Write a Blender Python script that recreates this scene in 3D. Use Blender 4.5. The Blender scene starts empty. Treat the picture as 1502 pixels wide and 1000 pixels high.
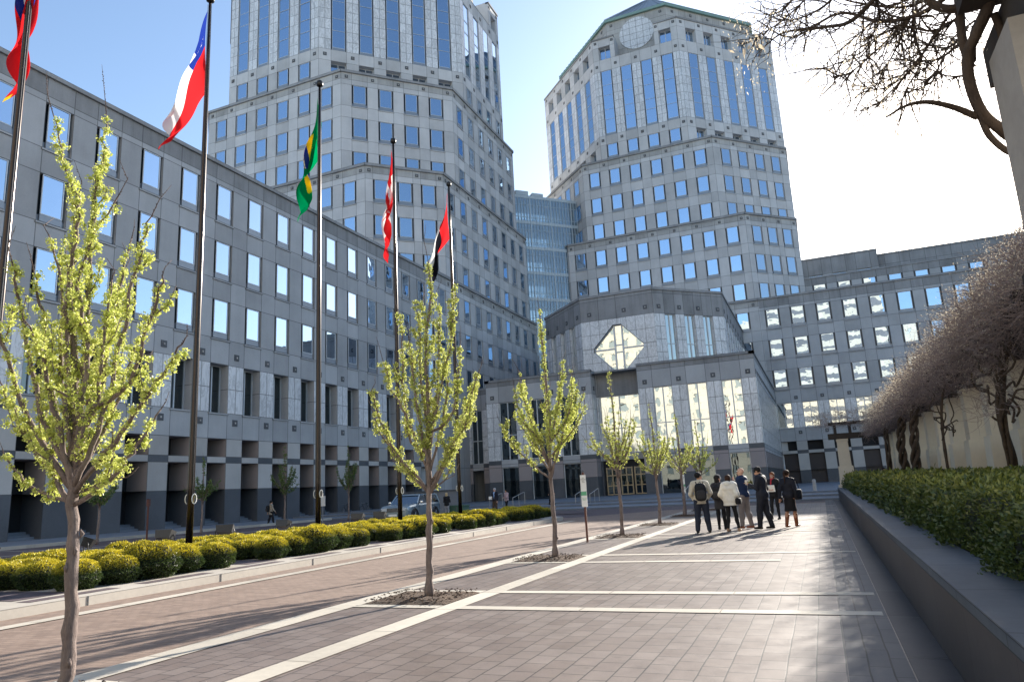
import bpy, bmesh, math, random
import numpy as np
from mathutils import Vector, Matrix
R_ = math.radians
scene = bpy.context.scene
COL = scene.collection
# ---------------------------------------------------------------- camera
FPX, YAW, PITCH, ROLL = 1049.865, -.391911, .2052777, -.0523059     # focal length in pixels of a 1502 px wide picture
CAMPOS = Vector((0, 0, 1.55))
def cam_axes():
    cy, sy, cp, sp = math.cos(YAW), math.sin(YAW), math.cos(PITCH), math.sin(PITCH)
    f = Vector((sy*cp, cy*cp, sp)); r = Vector((cy, -sy, 0)); u = r.cross(f)
    cr, sr = math.cos(ROLL), math.sin(ROLL)
    return cr*r + sr*u, -sr*r + cr*u, f
CR, CU, CF = cam_axes()
cam = bpy.data.cameras.new('camera'); camo = bpy.data.objects.new('camera', cam); COL.objects.link(camo)
cam.sensor_fit = 'HORIZONTAL'; cam.sensor_width = 36; cam.lens = 36*FPX/1502
cam.clip_start = .05; cam.clip_end = 3000
m = Matrix((CR, CU, -CF)).transposed().to_4x4(); m.translation = CAMPOS
camo.matrix_world = m
scene.camera = camo
# ---------------------------------------------------------------- sky, sun, exposure
SUN_AZ, SUN_EL = R_(14), R_(19.8)
w = bpy.data.worlds.new('World'); scene.world = w; w.use_nodes = True
nt = w.node_tree; nt.nodes.clear()
sky = nt.nodes.new('ShaderNodeTexSky'); sky.sky_type = 'NISHITA'; sky.sun_disc = False
sky.sun_elevation = SUN_EL; sky.sun_rotation = SUN_AZ
sky.air_density = 1.0; sky.dust_density = .9; sky.ozone_density = 1.6; sky.altitude = 150
bg = nt.nodes.new('ShaderNodeBackground'); bg.inputs[1].default_value = .11
wo = nt.nodes.new('ShaderNodeOutputWorld')
nt.links.new(sky.outputs[0], bg.inputs[0]); nt.links.new(bg.outputs[0], wo.inputs[0])
sl = bpy.data.lights.new('sun', 'SUN'); sl.energy = 5.; sl.angle = R_(.5); sl.color = (1, .93, .82)
so = bpy.data.objects.new('sun', sl); COL.objects.link(so)
sd = Vector((math.sin(SUN_AZ)*math.cos(SUN_EL), math.cos(SUN_AZ)*math.cos(SUN_EL), math.sin(SUN_EL)))
so.rotation_euler = sd.to_track_quat('Z', 'Y').to_euler(); so.location = (30, 60, 60)
vs = scene.view_settings; vs.view_transform = 'Standard'; vs.look = 'None'; vs.exposure = 1.5; vs.gamma = 1
scene.render.engine = 'CYCLES'

def at(px, py, Y):                      # point of the plane at distance Y seen at a pixel of the 1502 px wide photograph
    d = CR*((px-751)/FPX) - CU*((py-500)/FPX) + CF
    return CAMPOS + d*(Y/d.y)
def px_of(p):
    q = Vector(p)-CAMPOS; z = q.dot(CF)
    if z <= .1: return None
    return 751+FPX*q.dot(CR)/z, 500-FPX*q.dot(CU)/z, z

# ---------------------------------------------------------------- materials
MATS = {}
class NT:
    def __init__(s, name):
        s.m = bpy.data.materials.new(name); s.m.use_nodes = True; s.t = s.m.node_tree; s.t.nodes.clear()
        s.out = s.t.nodes.new('ShaderNodeOutputMaterial')
    def n(s, typ, **kw):
        x = s.t.nodes.new('ShaderNode'+typ)
        for k, v in kw.items(): setattr(x, k, v)
        return x
    def l(s, a, b): s.t.links.new(a, b)
    def setin(s, node, i, v):
        if hasattr(v, 'links') or isinstance(v, bpy.types.NodeSocket): s.l(v, node.inputs[i])
        else: node.inputs[i].default_value = v
    def math(s, op, a, b=0., clamp=False):
        x = s.n('Math', operation=op); x.use_clamp = clamp; s.setin(x, 0, a); s.setin(x, 1, b); return x.outputs[0]
    def mix(s, f, a, b, typ='MIX'):
        x = s.n('MixRGB', blend_type=typ); s.setin(x, 0, f); s.setin(x, 1, a); s.setin(x, 2, b); return x.outputs[0]
    def noise(s, scale, detail=3, vec=None, rough=.5, dist=0):
        x = s.n('TexNoise'); x.inputs['Scale'].default_value = scale; x.inputs['Detail'].default_value = detail
        x.inputs['Roughness'].default_value = rough; x.inputs['Distortion'].default_value = dist
        if vec is not None: s.l(vec, x.inputs['Vector'])
        return x.outputs['Fac']
    def obj(s): return s.n('TexCoord').outputs['Object']
    def geo(s): return s.n('NewGeometry').outputs['Position']
    def mapv(s, vec, scale=(1,1,1), rot=(0,0,0), loc=(0,0,0)):
        x = s.n('Mapping'); s.l(vec, x.inputs[0]); x.inputs['Scale'].default_value = scale
        x.inputs['Rotation'].default_value = rot; x.inputs['Location'].default_value = loc; return x.outputs[0]
    def ramp(s, f, pts):
        x = s.n('ValToRGB'); s.setin(x, 0, f); e = x.color_ramp.elements
        while len(e) < len(pts): e.new(.5)
        for i, (p, c) in enumerate(pts):
            e[i].position = p; e[i].color = c if len(c) == 4 else (*c, 1)
        return x.outputs[0]
    def bsdf(s, col, rough=.6, metal=0., spec=.5, bump=None, bstr=.3, bdist=.02):
        b = s.n('BsdfPrincipled'); s.setin(b, 'Base Color', col); s.setin(b, 'Roughness', rough)
        s.setin(b, 'Metallic', metal); b.inputs['Specular IOR Level'].default_value = spec
        if bump is not None:
            k = s.n('Bump'); k.inputs['Strength'].default_value = bstr; k.inputs['Distance'].default_value = bdist
            s.l(bump, k.inputs['Height']); s.l(k.outputs[0], b.inputs['Normal'])
        return b
    def done(s, sh): s.l(sh.outputs[0] if hasattr(sh, 'outputs') else sh, s.out.inputs[0]); return s.m
def c4(c): return (*c, 1)

def stone(name, col, tone=.25, mott=.3, joint=.03, jd=.55, rough=.8, veins=False, stain=0., spec=.3):
    t = NT(name)
    uv = t.n('UVMap', uv_map='UVMap').outputs[0]; sz = t.n('UVMap', uv_map='Size').outputs[0]
    s1 = t.n('SeparateXYZ'); t.l(uv, s1.inputs[0]); s2 = t.n('SeparateXYZ'); t.l(sz, s2.inputs[0])
    dx = t.math('MINIMUM', s1.outputs[0], t.math('SUBTRACT', s2.outputs[0], s1.outputs[0]))
    dy = t.math('MINIMUM', s1.outputs[1], t.math('SUBTRACT', s2.outputs[1], s1.outputs[1]))
    d = t.math('MINIMUM', dx, dy)
    jm = t.math('LESS_THAN', d, joint)
    o = t.geo()
    at_ = t.n('Attribute', attribute_name='tone').outputs['Fac']
    n1 = t.noise(.35, 5, o, .6); n2 = t.noise(9, 6, o, .7); 
    v = t.math('ADD', t.math('MULTIPLY', t.math('SUBTRACT', at_, .5), tone), 1.)
    v = t.math('ADD', v, t.math('MULTIPLY', t.math('SUBTRACT', n1, .5), mott*1.6))
    v = t.math('ADD', v, t.math('MULTIPLY', t.math('SUBTRACT', n2, .5), mott*.8))
    if veins:
        wv = t.noise(.9, 8, t.mapv(o, (1.6, 1.6, .55)), .62, 2.2)
        vn = t.math('ABSOLUTE', t.math('SUBTRACT', wv, .5))
        vm = t.math('SUBTRACT', 1, t.math('MULTIPLY', vn, 16), True)
        v = t.math('SUBTRACT', v, t.math('MULTIPLY', vm, .3))
    if stain:
        st = t.noise(1., 4, t.mapv(o, (1.4, 1.4, .09)), .7)
        st = t.math('MULTIPLY', t.math('SUBTRACT', st, .42, True), stain*3)
        v = t.math('SUBTRACT', v, st)
    v = t.math('MULTIPLY', v, t.math('SUBTRACT', 1, t.math('MULTIPLY', jm, jd)))
    hs = t.mix(1., c4(col), v, 'MULTIPLY')
    MATS[name] = t.done(t.bsdf(hs, rough, spec=spec, bump=n2, bstr=.15, bdist=.01))
stone('limestone', (.385, .39, .40), stain=.08)
stone('limestone_weathered', (.27, .272, .278), mott=.42, stain=.25)
stone('tower_limestone', (.50, .50, .505), stain=.07)  # lighter copy of the limestone, with glare and haze put into its colour
stone('tower_weathered', (.40, .395, .385), mott=.42, stain=.2)  # weathered stone, lightened likewise for the glare over the towers
stone('light_limestone', (.40, .385, .37))
stone('pink_granite', (.31, .27, .265), tone=.12, mott=.2)
stone('dark_granite', (.085, .092, .105), tone=.15, mott=.5, rough=.5, jd=.3)
stone('marble', (.66, .67, .69), tone=.16, mott=.16, veins=True, rough=.35, joint=.035, jd=.6, spec=.5)
stone('medallion', (.10, .105, .115), joint=0, mott=.3)
stone('granite_kerb', (.38, .345, .30), mott=.5, joint=.006, rough=.85)
stone('planter_granite', (.052, .048, .050), mott=.55, joint=.005, jd=.6, rough=.6)
stone('planter_coping', (.085, .098, .115), mott=.6, joint=.008, rough=.75, spec=.2)
stone('pergola_stone', (.52, .46, .37), tone=.12, mott=.3, joint=0)
stone('step_granite', (.16, .18, .21), mott=.4, joint=.015, jd=.4)
stone('cream_stone', (.47, .435, .36), tone=.1, mott=.15, joint=.03)

def plain(name, col, rough=.6, metal=0., spec=.5, nz=0., ns=20, bump=0.):
    t = NT(name); c = c4(col); b = None
    if nz:
        n = t.noise(ns, 4, t.obj()); b = n if bump else None
        c = t.mix(1., c, t.math('ADD', 1-nz/2*1., t.math('MULTIPLY', n, nz)), 'MULTIPLY')
    MATS[name] = t.done(t.bsdf(c, rough, metal, spec, b, bump or .1, .01))
plain('window_frame', (.50, .53, .56), .4, .2)
plain('window_metal', (.055, .06, .07), .4, .4)
plain('window_panel', (.24, .265, .30), .4, .3)
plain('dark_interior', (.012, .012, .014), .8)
plain('bronze_frame', (.30, .25, .17), .4, .5)
plain('bridge_metal', (.42, .47, .50), .45, .2)
plain('green_copper', (.20, .30, .26), .5, .2, nz=.3, ns=1)
plain('roof_metal', (.11, .15, .17), .4, .4)
plain('door_brown', (.035, .026, .026), .6)
plain('pole_bronze', (.035, .028, .026), .22, .85)
plain('pole_cap', (.03, .03, .03), .4, .6)
plain('steel_rail', (.30, .31, .32), .4, .6)
plain('brass', (.45, .38, .22), .35, .8)
plain('lamp_black', (.03, .03, .032), .5, .3)
plain('lamp_lens', (.55, .60, .62), .15, 0)
plain('sign_white', (.72, .72, .70), .5)
plain('sign_green', (.10, .36, .20), .5)
plain('sign_text', (.12, .12, .13), .6)
plain('sign_post', (.10, .035, .025), .6, .2)
plain('post_steel', (.22, .23, .25), .5, .5)
plain('box_green', (.05, .12, .085), .6)
plain('timber', (.035, .027, .022), .85, nz=.6, ns=6, bump=.4)
plain('car_paint', (.25, .31, .35), .25, .5, nz=.05)
plain('car_trim', (.015, .015, .017), .5)
plain('car_chrome', (.55, .56, .58), .2, .9)
plain('headlight', (.60, .64, .68), .1, .3)
plain('tyre', (.02, .02, .02), .85)
plain('rim', (.35, .36, .38), .3, .8)
plain('car_blue', (.16, .28, .42), .25, .5)
# cloth, skin, hair
for nm, c in dict(skin=(.50, .28, .19), skin_light=(.58, .36, .27), lips=(.35, .10, .08), hair_black=(.010, .008, .008), hair_brown=(.035, .016, .009), hair_red=(.20, .06, .02),
        hair_blonde=(.42, .33, .20), cream_cloth=(.52, .47, .38), jean=(.018, .024, .042), black_cloth=(.010, .010, .013), white_puffer=(.74, .71, .64), navy=(.010, .024, .07),
        grey_cloth=(.22, .20, .20), dark_suit=(.014, .016, .026), blue_shirt=(.25, .38, .62), red_scarf=(.45, .03, .05), brown_leather=(.22, .07, .03), shoe_black=(.012, .011, .011),
        paper=(.80, .80, .78), cup=(.80, .79, .75), dark_grey=(.035, .033, .036), beige_coat=(.30, .26, .21), brown_cloth=(.07, .045, .03), pattern_cloth=(.45, .32, .33), eye=(.02, .015, .01),
        blue_top=(.015, .03, .10), grey_trouser=(.34, .34, .36), flesh_shoe=(.35, .22, .14)).items():
    plain(nm, c, .75 if 'leather' not in nm else .45, spec=.3, nz=.25, ns=14)

def glass(name, tint, base, refl, bump=.004, bs=.9):
    t = NT(name)
    n = t.noise(bs, 2, t.geo(), .5)
    k = t.n('Bump'); k.inputs['Strength'].default_value = 1; k.inputs['Distance'].default_value = bump; t.l(n, k.inputs['Height'])
    g = t.n('BsdfGlossy'); g.inputs['Color'].default_value = c4(tint); g.inputs['Roughness'].default_value = .01; t.l(k.outputs[0], g.inputs['Normal'])
    d = t.n('BsdfDiffuse'); d.inputs['Color'].default_value = c4(base)
    lw = t.n('LayerWeight'); lw.inputs['Blend'].default_value = .35
    f = t.math('ADD', refl, t.math('MULTIPLY', lw.outputs['Fresnel'], 1-refl), True)
    mx = t.n('MixShader'); t.l(f, mx.inputs[0]); t.l(d.outputs[0], mx.inputs[1]); t.l(g.outputs[0], mx.inputs[2])
    MATS[name] = t.done(mx)
glass('pane_glass', (.60, .76, .95), (.015, .02, .025), .58, .006, .6)
glass('pane_glass_wavy', (.78, .84, .86), (.05, .055, .05), .58, .005, .7)
glass('dark_glass', (.5, .58, .62), (.008, .012, .014), .16, .004, .6)
glass('car_glass', (.7, .78, .85), (.01, .012, .015), .3, .0)
def thin_glass(name):
    t = NT(name)
    tr = t.n('BsdfTransparent'); tr.inputs['Color'].default_value = (.62, .74, .80, 1)
    g = t.n('BsdfGlossy'); g.inputs['Color'].default_value = (.8, .9, 1, 1); g.inputs['Roughness'].default_value = .02
    df = t.n('BsdfTranslucent'); df.inputs['Color'].default_value = (.6, .72, .8, 1)
    m1 = t.n('MixShader'); m1.inputs[0].default_value = .35; t.l(tr.outputs[0], m1.inputs[1]); t.l(df.outputs[0], m1.inputs[2])
    m2 = t.n('MixShader'); m2.inputs[0].default_value = .22; t.l(m1.outputs[0], m2.inputs[1]); t.l(g.outputs[0], m2.inputs[2])
    MATS[name] = t.done(m2)
thin_glass('bridge_glass')

def leafy(name, c1, c2, trans=.45, scale=3., tops=None):
    t = NT(name)
    info = t.n('ObjectInfo').outputs['Random']
    at_ = t.n('Attribute', attribute_name='tone').outputs['Fac']
    n = t.noise(scale, 3, t.obj())
    f = t.math('ADD', t.math('MULTIPLY', n, .6), t.math('MULTIPLY', at_, .55), True)
    f = t.math('SUBTRACT', f, .1, True)
    col = t.mix(f, c4(c1), c4(c2))
    if tops:
        a2 = t.n('Attribute', attribute_name='tip').outputs['Fac']
        col = t.mix(a2, col, c4(tops))
    col = t.mix(1., col, t.math('ADD', .88, t.math('MULTIPLY', info, .24)), 'MULTIPLY')
    d = t.n('BsdfDiffuse'); t.l(col, d.inputs[0])
    tr = t.n('BsdfTranslucent'); t.l(col, tr.inputs[0])
    mx = t.n('MixShader'); mx.inputs[0].default_value = trans; t.l(d.outputs[0], mx.inputs[1]); t.l(tr.outputs[0], mx.inputs[2])
    g = t.n('BsdfGlossy'); g.inputs['Roughness'].default_value = .45; g.inputs[0].default_value = (.8, .8, .8, 1)
    m2 = t.n('MixShader'); m2.inputs[0].default_value = .05; t.l(mx.outputs[0], m2.inputs[1]); t.l(g.outputs[0], m2.inputs[2])
    MATS[name] = t.done(m2)
leafy('blossom', (.34, .40, .05), (.78, .78, .26), .5)
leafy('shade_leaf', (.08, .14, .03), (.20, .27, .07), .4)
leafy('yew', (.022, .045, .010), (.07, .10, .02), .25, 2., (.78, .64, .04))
leafy('hedge_leaf', (.014, .034, .007), (.07, .105, .02), .25, 2., (.26, .27, .05))  # last colour is sunlight painted onto the top of the hedge
leafy('vine_bud', (.28, .22, .16), (.85, .76, .58), .5)
def bark(name, c1, c2, s=30):
    t = NT(name); o = t.obj()
    n = t.noise(s, 6, t.mapv(o, (1, 1, .25)), .7); n2 = t.noise(5, 3, o)
    c = t.mix(n, c4(c1), c4(c2)); c = t.mix(t.math('MULTIPLY', t.math('SUBTRACT', n2, .3, True), 1.5, True), c, c4(c1))
    MATS[name] = t.done(t.bsdf(c, .85, bump=n, bstr=1., bdist=.03, spec=.2))
bark('bark', (.085, .062, .055), (.40, .32, .285), 42)
bark('vine_bark', (.035, .026, .02), (.15, .11, .085), 22)
bark('twig', (.17, .13, .125), (.42, .34, .32))
bark('whip', (.08, .06, .055), (.26, .2, .18))
plain('far_window', (.20, .23, .23), .3)
def soil():
    t = NT('mulch'); n = t.noise(38, 6, t.geo(), .8); n2 = t.noise(90, 3, t.geo())
    c = t.ramp(n, [(.3, (.03, .018, .012)), (.52, (.11, .065, .04)), (.72, (.24, .16, .10))])
    MATS['mulch'] = t.done(t.bsdf(c, .95, bump=n, bstr=1., bdist=.05))
soil()
def brickmat(name, c1, c2, mortar, bw, rh, rot, ms=.006, rough=.7, big=.3, bump=.5, spec=.35, offs=.5):
    t = NT(name); o = t.mapv(t.geo(), (1, 1, 1), (0, 0, rot))
    # hand-laid joints are not perfectly straight
    nz = t.n('TexNoise'); nz.inputs['Scale'].default_value = 1.7; t.l(o, nz.inputs['Vector'])
    ad = t.n('VectorMath', operation='MULTIPLY_ADD'); t.l(nz.outputs['Color'], ad.inputs[0]); ad.inputs[1].default_value = (.02, .02, 0); t.l(o, ad.inputs[2])
    b = t.n('TexBrick'); t.l(ad.outputs[0], b.inputs['Vector']); b.offset = offs
    b.inputs['Scale'].default_value = 1; b.inputs['Brick Width'].default_value = bw; b.inputs['Row Height'].default_value = rh
    b.inputs['Mortar Size'].default_value = ms; b.inputs['Mortar Smooth'].default_value = .3; b.inputs['Bias'].default_value = -.1
    b.inputs['Color1'].default_value = c4(c1); b.inputs['Color2'].default_value = c4(c2); b.inputs['Mortar'].default_value = c4(mortar)
    n = t.noise(.5, 5, o, .6); n2 = t.noise(55, 4, o, .7); n3 = t.noise(2.2, 4, o, .7)
    v = t.math('ADD', .62+.38*(1-big), t.math('MULTIPLY', n, big*.9)); v = t.math('MULTIPLY', v, t.math('ADD', .78, t.math('MULTIPLY', n2, .44)))
    v = t.math('MULTIPLY', v, t.math('ADD', .78, t.math('MULTIPLY', n3, .44)))
    sp = t.noise(7., 1, o); v = t.math('MULTIPLY', v, t.math('SUBTRACT', 1, t.math('MULTIPLY', t.math('SUBTRACT', sp, .68, True), 2.2)))
    c = t.mix(1., b.outputs['Color'], v, 'MULTIPLY')
    h = t.math('ADD', t.math('MULTIPLY', b.outputs['Fac'], -1), t.math('MULTIPLY', n2, .25))
    r = t.math('ADD', rough-.12, t.math('MULTIPLY', n3, .25))
    MATS[name] = t.done(t.bsdf(c, r, bump=h, bstr=bump, bdist=.006, spec=spec))
brickmat('plaza_paver', (.150, .116, .100), (.190, .154, .136), (.03, .025, .022), .30, .225, R_(90), .007, rough=.47, spec=.42, big=.5, bump=.12)
brickmat('edge_paver_shaded', (.055, .057, .065), (.075, .078, .088), (.012, .012, .012), .62, .17, R_(90), .008, rough=.62, bump=.12)  # edge course, its colour darkened to carry the pergola shade
brickmat('road_brick', (.20, .142, .112), (.26, .19, .15), (.12, .09, .07), .20, .10, 0, .005, rough=.75)
brickmat('dark_brick', (.085, .062, .068), (.125, .095, .10), (.06, .05, .05), .20, .10, 0, .005, rough=.75)
brickmat('band_stone', (.56, .52, .44), (.66, .62, .54), (.30, .27, .23), 1.2, 5., R_(90), .008, rough=.8, big=.2)
brickmat('plaza_concrete', (.25, .25, .26), (.29, .29, .30), (.16, .16, .17), 3., 3., 0, .02, rough=.8)

# ---------------------------------------------------------------- mesh builder
class MB:
    def __init__(s): s.v = []; s.f = []; s.m = []; s.uv = []; s.sz = []; s.tn = []; s.tip = []; s.mats = []; s.smooth = False
    def mi(s, name):
        if name not in s.mats: s.mats.append(name)
        return s.mats.index(name)
    def face(s, pts, mat, uv=None, size=None, tone=None, tip=0.):
        i = len(s.v); s.v.extend([tuple(p) for p in pts]); n = len(pts)
        s.f.append(tuple(range(i, i+n))); s.m.append(s.mi(mat))
        if uv is None:
            a = Vector(pts[0]); W = (Vector(pts[1])-a).length; H = (Vector(pts[-1])-a).length
            uv = [(0, 0), (W, 0), (W, H), (0, H)] if n == 4 else [(9, 9)]*n
            if n != 4: W = H = 18
            size = (W, H)
        s.uv.extend(uv); s.sz.extend([size]*n)
        s.tn.extend([random.random() if tone is None else tone]*n); s.tip.extend([tip]*n)
    def sharefaces(s, verts, faces, mat, tone=.5, tip=0.):
        i = len(s.v); s.v.extend([tuple(p) for p in verts]); k = s.mi(mat)
        for f in faces:
            s.f.append(tuple(j+i for j in f)); s.m.append(k); n = len(f)
            s.uv.extend([(9, 9)]*n); s.sz.extend([(18, 18)]*n); s.tn.extend([tone]*n); s.tip.extend([tip]*n)
    def box(s, a, b, mat, skip=''):
        (x0, y0, z0), (x1, y1, z1) = a, b
        x0, x1 = min(x0, x1), max(x0, x1); y0, y1 = min(y0, y1), max(y0, y1); z0, z1 = min(z0, z1), max(z0, z1)
        P = lambda x, y, z: (x, y, z)
        if '-y' not in skip: s.face([P(x0, y0, z0), P(x1, y0, z0), P(x1, y0, z1), P(x0, y0, z1)], mat)
        if '+y' not in skip: s.face([P(x1, y1, z0), P(x0, y1, z0), P(x0, y1, z1), P(x1, y1, z1)], mat)
        if '-x' not in skip: s.face([P(x0, y1, z0), P(x0, y0, z0), P(x0, y0, z1), P(x0, y1, z1)], mat)
        if '+x' not in skip: s.face([P(x1, y0, z0), P(x1, y1, z0), P(x1, y1, z1), P(x1, y0, z1)], mat)
        if '+z' not in skip: s.face([P(x0, y0, z1), P(x1, y0, z1), P(x1, y1, z1), P(x0, y1, z1)], mat)
        if '-z' not in skip: s.face([P(x0, y1, z0), P(x1, y1, z0), P(x1, y0, z0), P(x0, y0, z0)], mat)
    def obox(s, o, d, s0, s1, n0, n1, z0, z1, mat):      # box along direction d, outward offset n0..n1
        n = Vector((d[1], -d[0])); o = Vector(o[:2]); d = Vector(d[:2])
        q = lambda a, b, z: (*(o+d*a+n*b), z)
        s.face([q(s0, n1, z0), q(s1, n1, z0), q(s1, n1, z1), q(s0, n1, z1)], mat)
        s.face([q(s1, n0, z0), q(s0, n0, z0), q(s0, n0, z1), q(s1, n0, z1)], mat)
        s.face([q(s0, n0, z0), q(s0, n1, z0), q(s0, n1, z1), q(s0, n0, z1)], mat)
        s.face([q(s1, n1, z0), q(s1, n0, z0), q(s1, n0, z1), q(s1, n1, z1)], mat)
        s.face([q(s0, n1, z1), q(s1, n1, z1), q(s1, n0, z1), q(s0, n0, z1)], mat)
        s.face([q(s0, n0, z0), q(s1, n0, z0), q(s1, n1, z0), q(s0, n1, z0)], mat)
    def prism(s, poly, z0, z1, mat, top=None, bottom=False):
        n = len(poly)
        for i in range(n):
            a, b = poly[i], poly[(i+1) % n]
            s.face([(*a, z0), (*b, z0), (*b, z1), (*a, z1)], mat)
        s.face([(*p, z1) for p in poly], top or mat)
        if bottom: s.face([(*p, z0) for p in reversed(poly)], mat)
    def tube(s, pts, rad, mat, sides=6, tone=.5, cap=True):
        pts = [Vector(p) for p in pts]
        if not hasattr(rad, '__len__'): rad = [rad]*len(pts)
        V = []; ref = None
        for i, p in enumerate(pts):
            t = (pts[min(i+1, len(pts)-1)]-pts[max(i-1, 0)])
            t = t.normalized() if t.length > 1e-9 else Vector((0, 0, 1))
            if ref is None: ref = Vector((1, 0, 0)) if abs(t.x) < .8 else Vector((0, 1, 0))
            a = (ref-t*ref.dot(t)); a = a.normalized() if a.length > 1e-6 else t.orthogonal().normalized()
            ref = a; b = t.cross(a)
            for k in range(sides):
                an = 2*math.pi*k/sides; V.append(p+(a*math.cos(an)+b*math.sin(an))*rad[i])
        F = []
        for i in range(len(pts)-1):
            for k in range(sides):
                k2 = (k+1) % sides; F.append((i*sides+k, i*sides+k2, (i+1)*sides+k2, (i+1)*sides+k))
        if cap: F.append(tuple(range(sides))[::-1]); F.append(tuple((len(pts)-1)*sides+k for k in range(sides)))
        s.sharefaces(V, F, mat, tone)
    def lathe(s, prof, mat, sides=16, o=(0, 0, 0), axis='z'):
        V = []; F = []
        for (r, z) in prof:
            for k in range(sides):
                a = 2*math.pi*k/sides
                p = (r*math.cos(a), r*math.sin(a), z) if axis == 'z' else ((z, r*math.cos(a), r*math.sin(a)) if axis == 'x' else (r*math.cos(a), z, r*math.sin(a)))
                V.append((p[0]+o[0], p[1]+o[1], p[2]+o[2]))
        for i in range(len(prof)-1):
            for k in range(sides):
                k2 = (k+1) % sides; F.append((i*sides+k, i*sides+k2, (i+1)*sides+k2, (i+1)*sides+k))
        F.append(tuple(range(sides))[::-1]); F.append(tuple((len(prof)-1)*sides+k for k in range(sides)))
        s.sharefaces(V, F, mat)
    def mesh(s, name):
        me = bpy.data.meshes.new(name); me.from_pydata(s.v, [], s.f)
        for n in s.mats: me.materials.append(MATS[n])
        me.polygons.foreach_set('material_index', s.m)
        l1 = me.uv_layers.new(name='UVMap'); l2 = me.uv_layers.new(name='Size')
        l1.data.foreach_set('uv', np.array(s.uv, dtype=np.float32).ravel()); l2.data.foreach_set('uv', np.array(s.sz, dtype=np.float32).ravel())
        a = me.attributes.new('tone', 'FLOAT', 'CORNER'); a.data.foreach_set('value', np.array(s.tn, dtype=np.float32))
        if any(s.tip): b = me.attributes.new('tip', 'FLOAT', 'CORNER'); b.data.foreach_set('value', np.array(s.tip, dtype=np.float32))
        if s.smooth: me.polygons.foreach_set('use_smooth', [True]*len(s.f))
        me.update(); return me
    def build(s, name, parent=None, loc=None):
        return link(s.mesh(name), name, parent, loc)
def link(me, name, parent=None, loc=None):
    o = bpy.data.objects.new(name, me); COL.objects.link(o)
    if parent: o.parent = parent
    if loc is not None: o.location = loc
    return o
def tag(o, label, cat, group=None, kind=None):
    o['label'] = label; o['category'] = cat
    if group: o['group'] = group
    if kind: o['kind'] = kind
    return o
def struct(o): o['kind'] = 'structure'; return o
def thing(name, label, cat, loc=(0, 0, 0), rz=0, group=None):
    o = bpy.data.objects.new(name, None); COL.objects.link(o); o.location = loc; o.rotation_euler = (0, 0, rz)
    o.empty_display_size = .3
    return tag(o, label, cat, group)
def copy_tree(o, parent=None):
    c = o.copy(); COL.objects.link(c)
    if parent: c.parent = parent
    for ch in o.children: copy_tree(ch, c)
    return c
# ---------------------------------------------------------------- facades
random.seed(7)
class Bld:
    def __init__(s): s.mb = MB(); s.wins = []
def facade(B, p0, p1, bands, cols):
    """wall from p0 to p1, outward to the right of the direction of travel; cols are the window bays (s0, s1)"""
    mb = B.mb; p0 = Vector(p0); p1 = Vector(p1); L = (p1-p0).length; d = (p1-p0)/L; n = Vector((d.y, -d.x))
    q = lambda s, o, z: (*(p0+d*s+n*o), z)
    ang = math.atan2(d.y, d.x)
    cols = [c for c in cols if c[0] > .02 and c[1] < L-.02]
    piers = []; e = 0.
    for a, b in cols: piers.append((e, a)); e = b
    piers.append((e, L))
    def panel(s0, s1, z0, z1, mat, rows=1, sub=1):
        for i in range(rows):
            for j in range(sub):
                a = s0+(s1-s0)*j/sub; b = s0+(s1-s0)*(j+1)/sub; c = z0+(z1-z0)*i/rows; e = z0+(z1-z0)*(i+1)/rows
                mb.face([q(a, 0, c), q(b, 0, c), q(b, 0, e), q(a, 0, e)], mat)
    for bd in bands:
        z0, z1 = bd['z']; m = bd['m']
        rows = bd.get('rows', 1); sub = bd.get('sub', 1)
        for a, b in piers:
            k = sub if b-a < 3 else max(sub, int((b-a)/(3 if sub == 1 else .95)))
            panel(a, b, z0, z1, m, rows, k)
        if not bd.get('open'):
            for a, b in cols: panel(a, b, z0, z1, bd.get('mo', m), rows, sub)
        else:
            D = bd.get('d', .35); rev = bd.get('rev', m); wk = bd.get('win')
            for a, b in cols:
                rr = bd.get('rrows', rows)
                for i in range(rr):
                    c = z0+(z1-z0)*i/rr; e = z0+(z1-z0)*(i+1)/rr
                    mb.face([q(a, 0, c), q(a, 0, e), q(a, -D, e), q(a, -D, c)], rev, tone=.5)
                    mb.face([q(b, -D, c), q(b, -D, e), q(b, 0, e), q(b, 0, c)], rev, tone=.5)
                mb.face([q(a, 0, z0), q(a, -D, z0), q(b, -D, z0), q(b, 0, z0)], rev)
                mb.face([q(a, 0, z1), q(b, 0, z1), q(b, -D, z1), q(a, -D, z1)], rev)
                if bd.get('back'):
                    mb.face([q(a, -D, z0), q(b, -D, z0), q(b, -D, z1), q(a, -D, z1)], bd['back'])
                if bd.get('sill'):
                    mb.obox(q(0, 0, 0), d, a-.08, b+.08, .0, .07, z0-.16, z0-.01, bd.get('sm', m))
                if wk:
                    B.wins.append((wk, round(b-a, 2), round(z1-z0, 2), q(a, 0, z0), ang, round(D, 2)))
        if bd.get('med'):
            zc = bd['med']; r = bd.get('mr', .26)
            for a, b in piers:
                if b-a > 2.6: cs = [a+1.0, b-1.0] if (b-a) > 3.6 else [(a+b)/2]
                else: cs = [(a+b)/2]
                for c in cs:
                    if c < .25 or c > L-.25 or b-a < .5: continue
                    mb.obox(q(0, 0, 0), d, c-r, c+r, 0, .05, zc-r, zc+r, 'medallion')
                    mb.obox(q(0, 0, 0), d, c-.09, c+.09, .05, .09, zc-.09, zc+.09, 'light_limestone')
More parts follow.
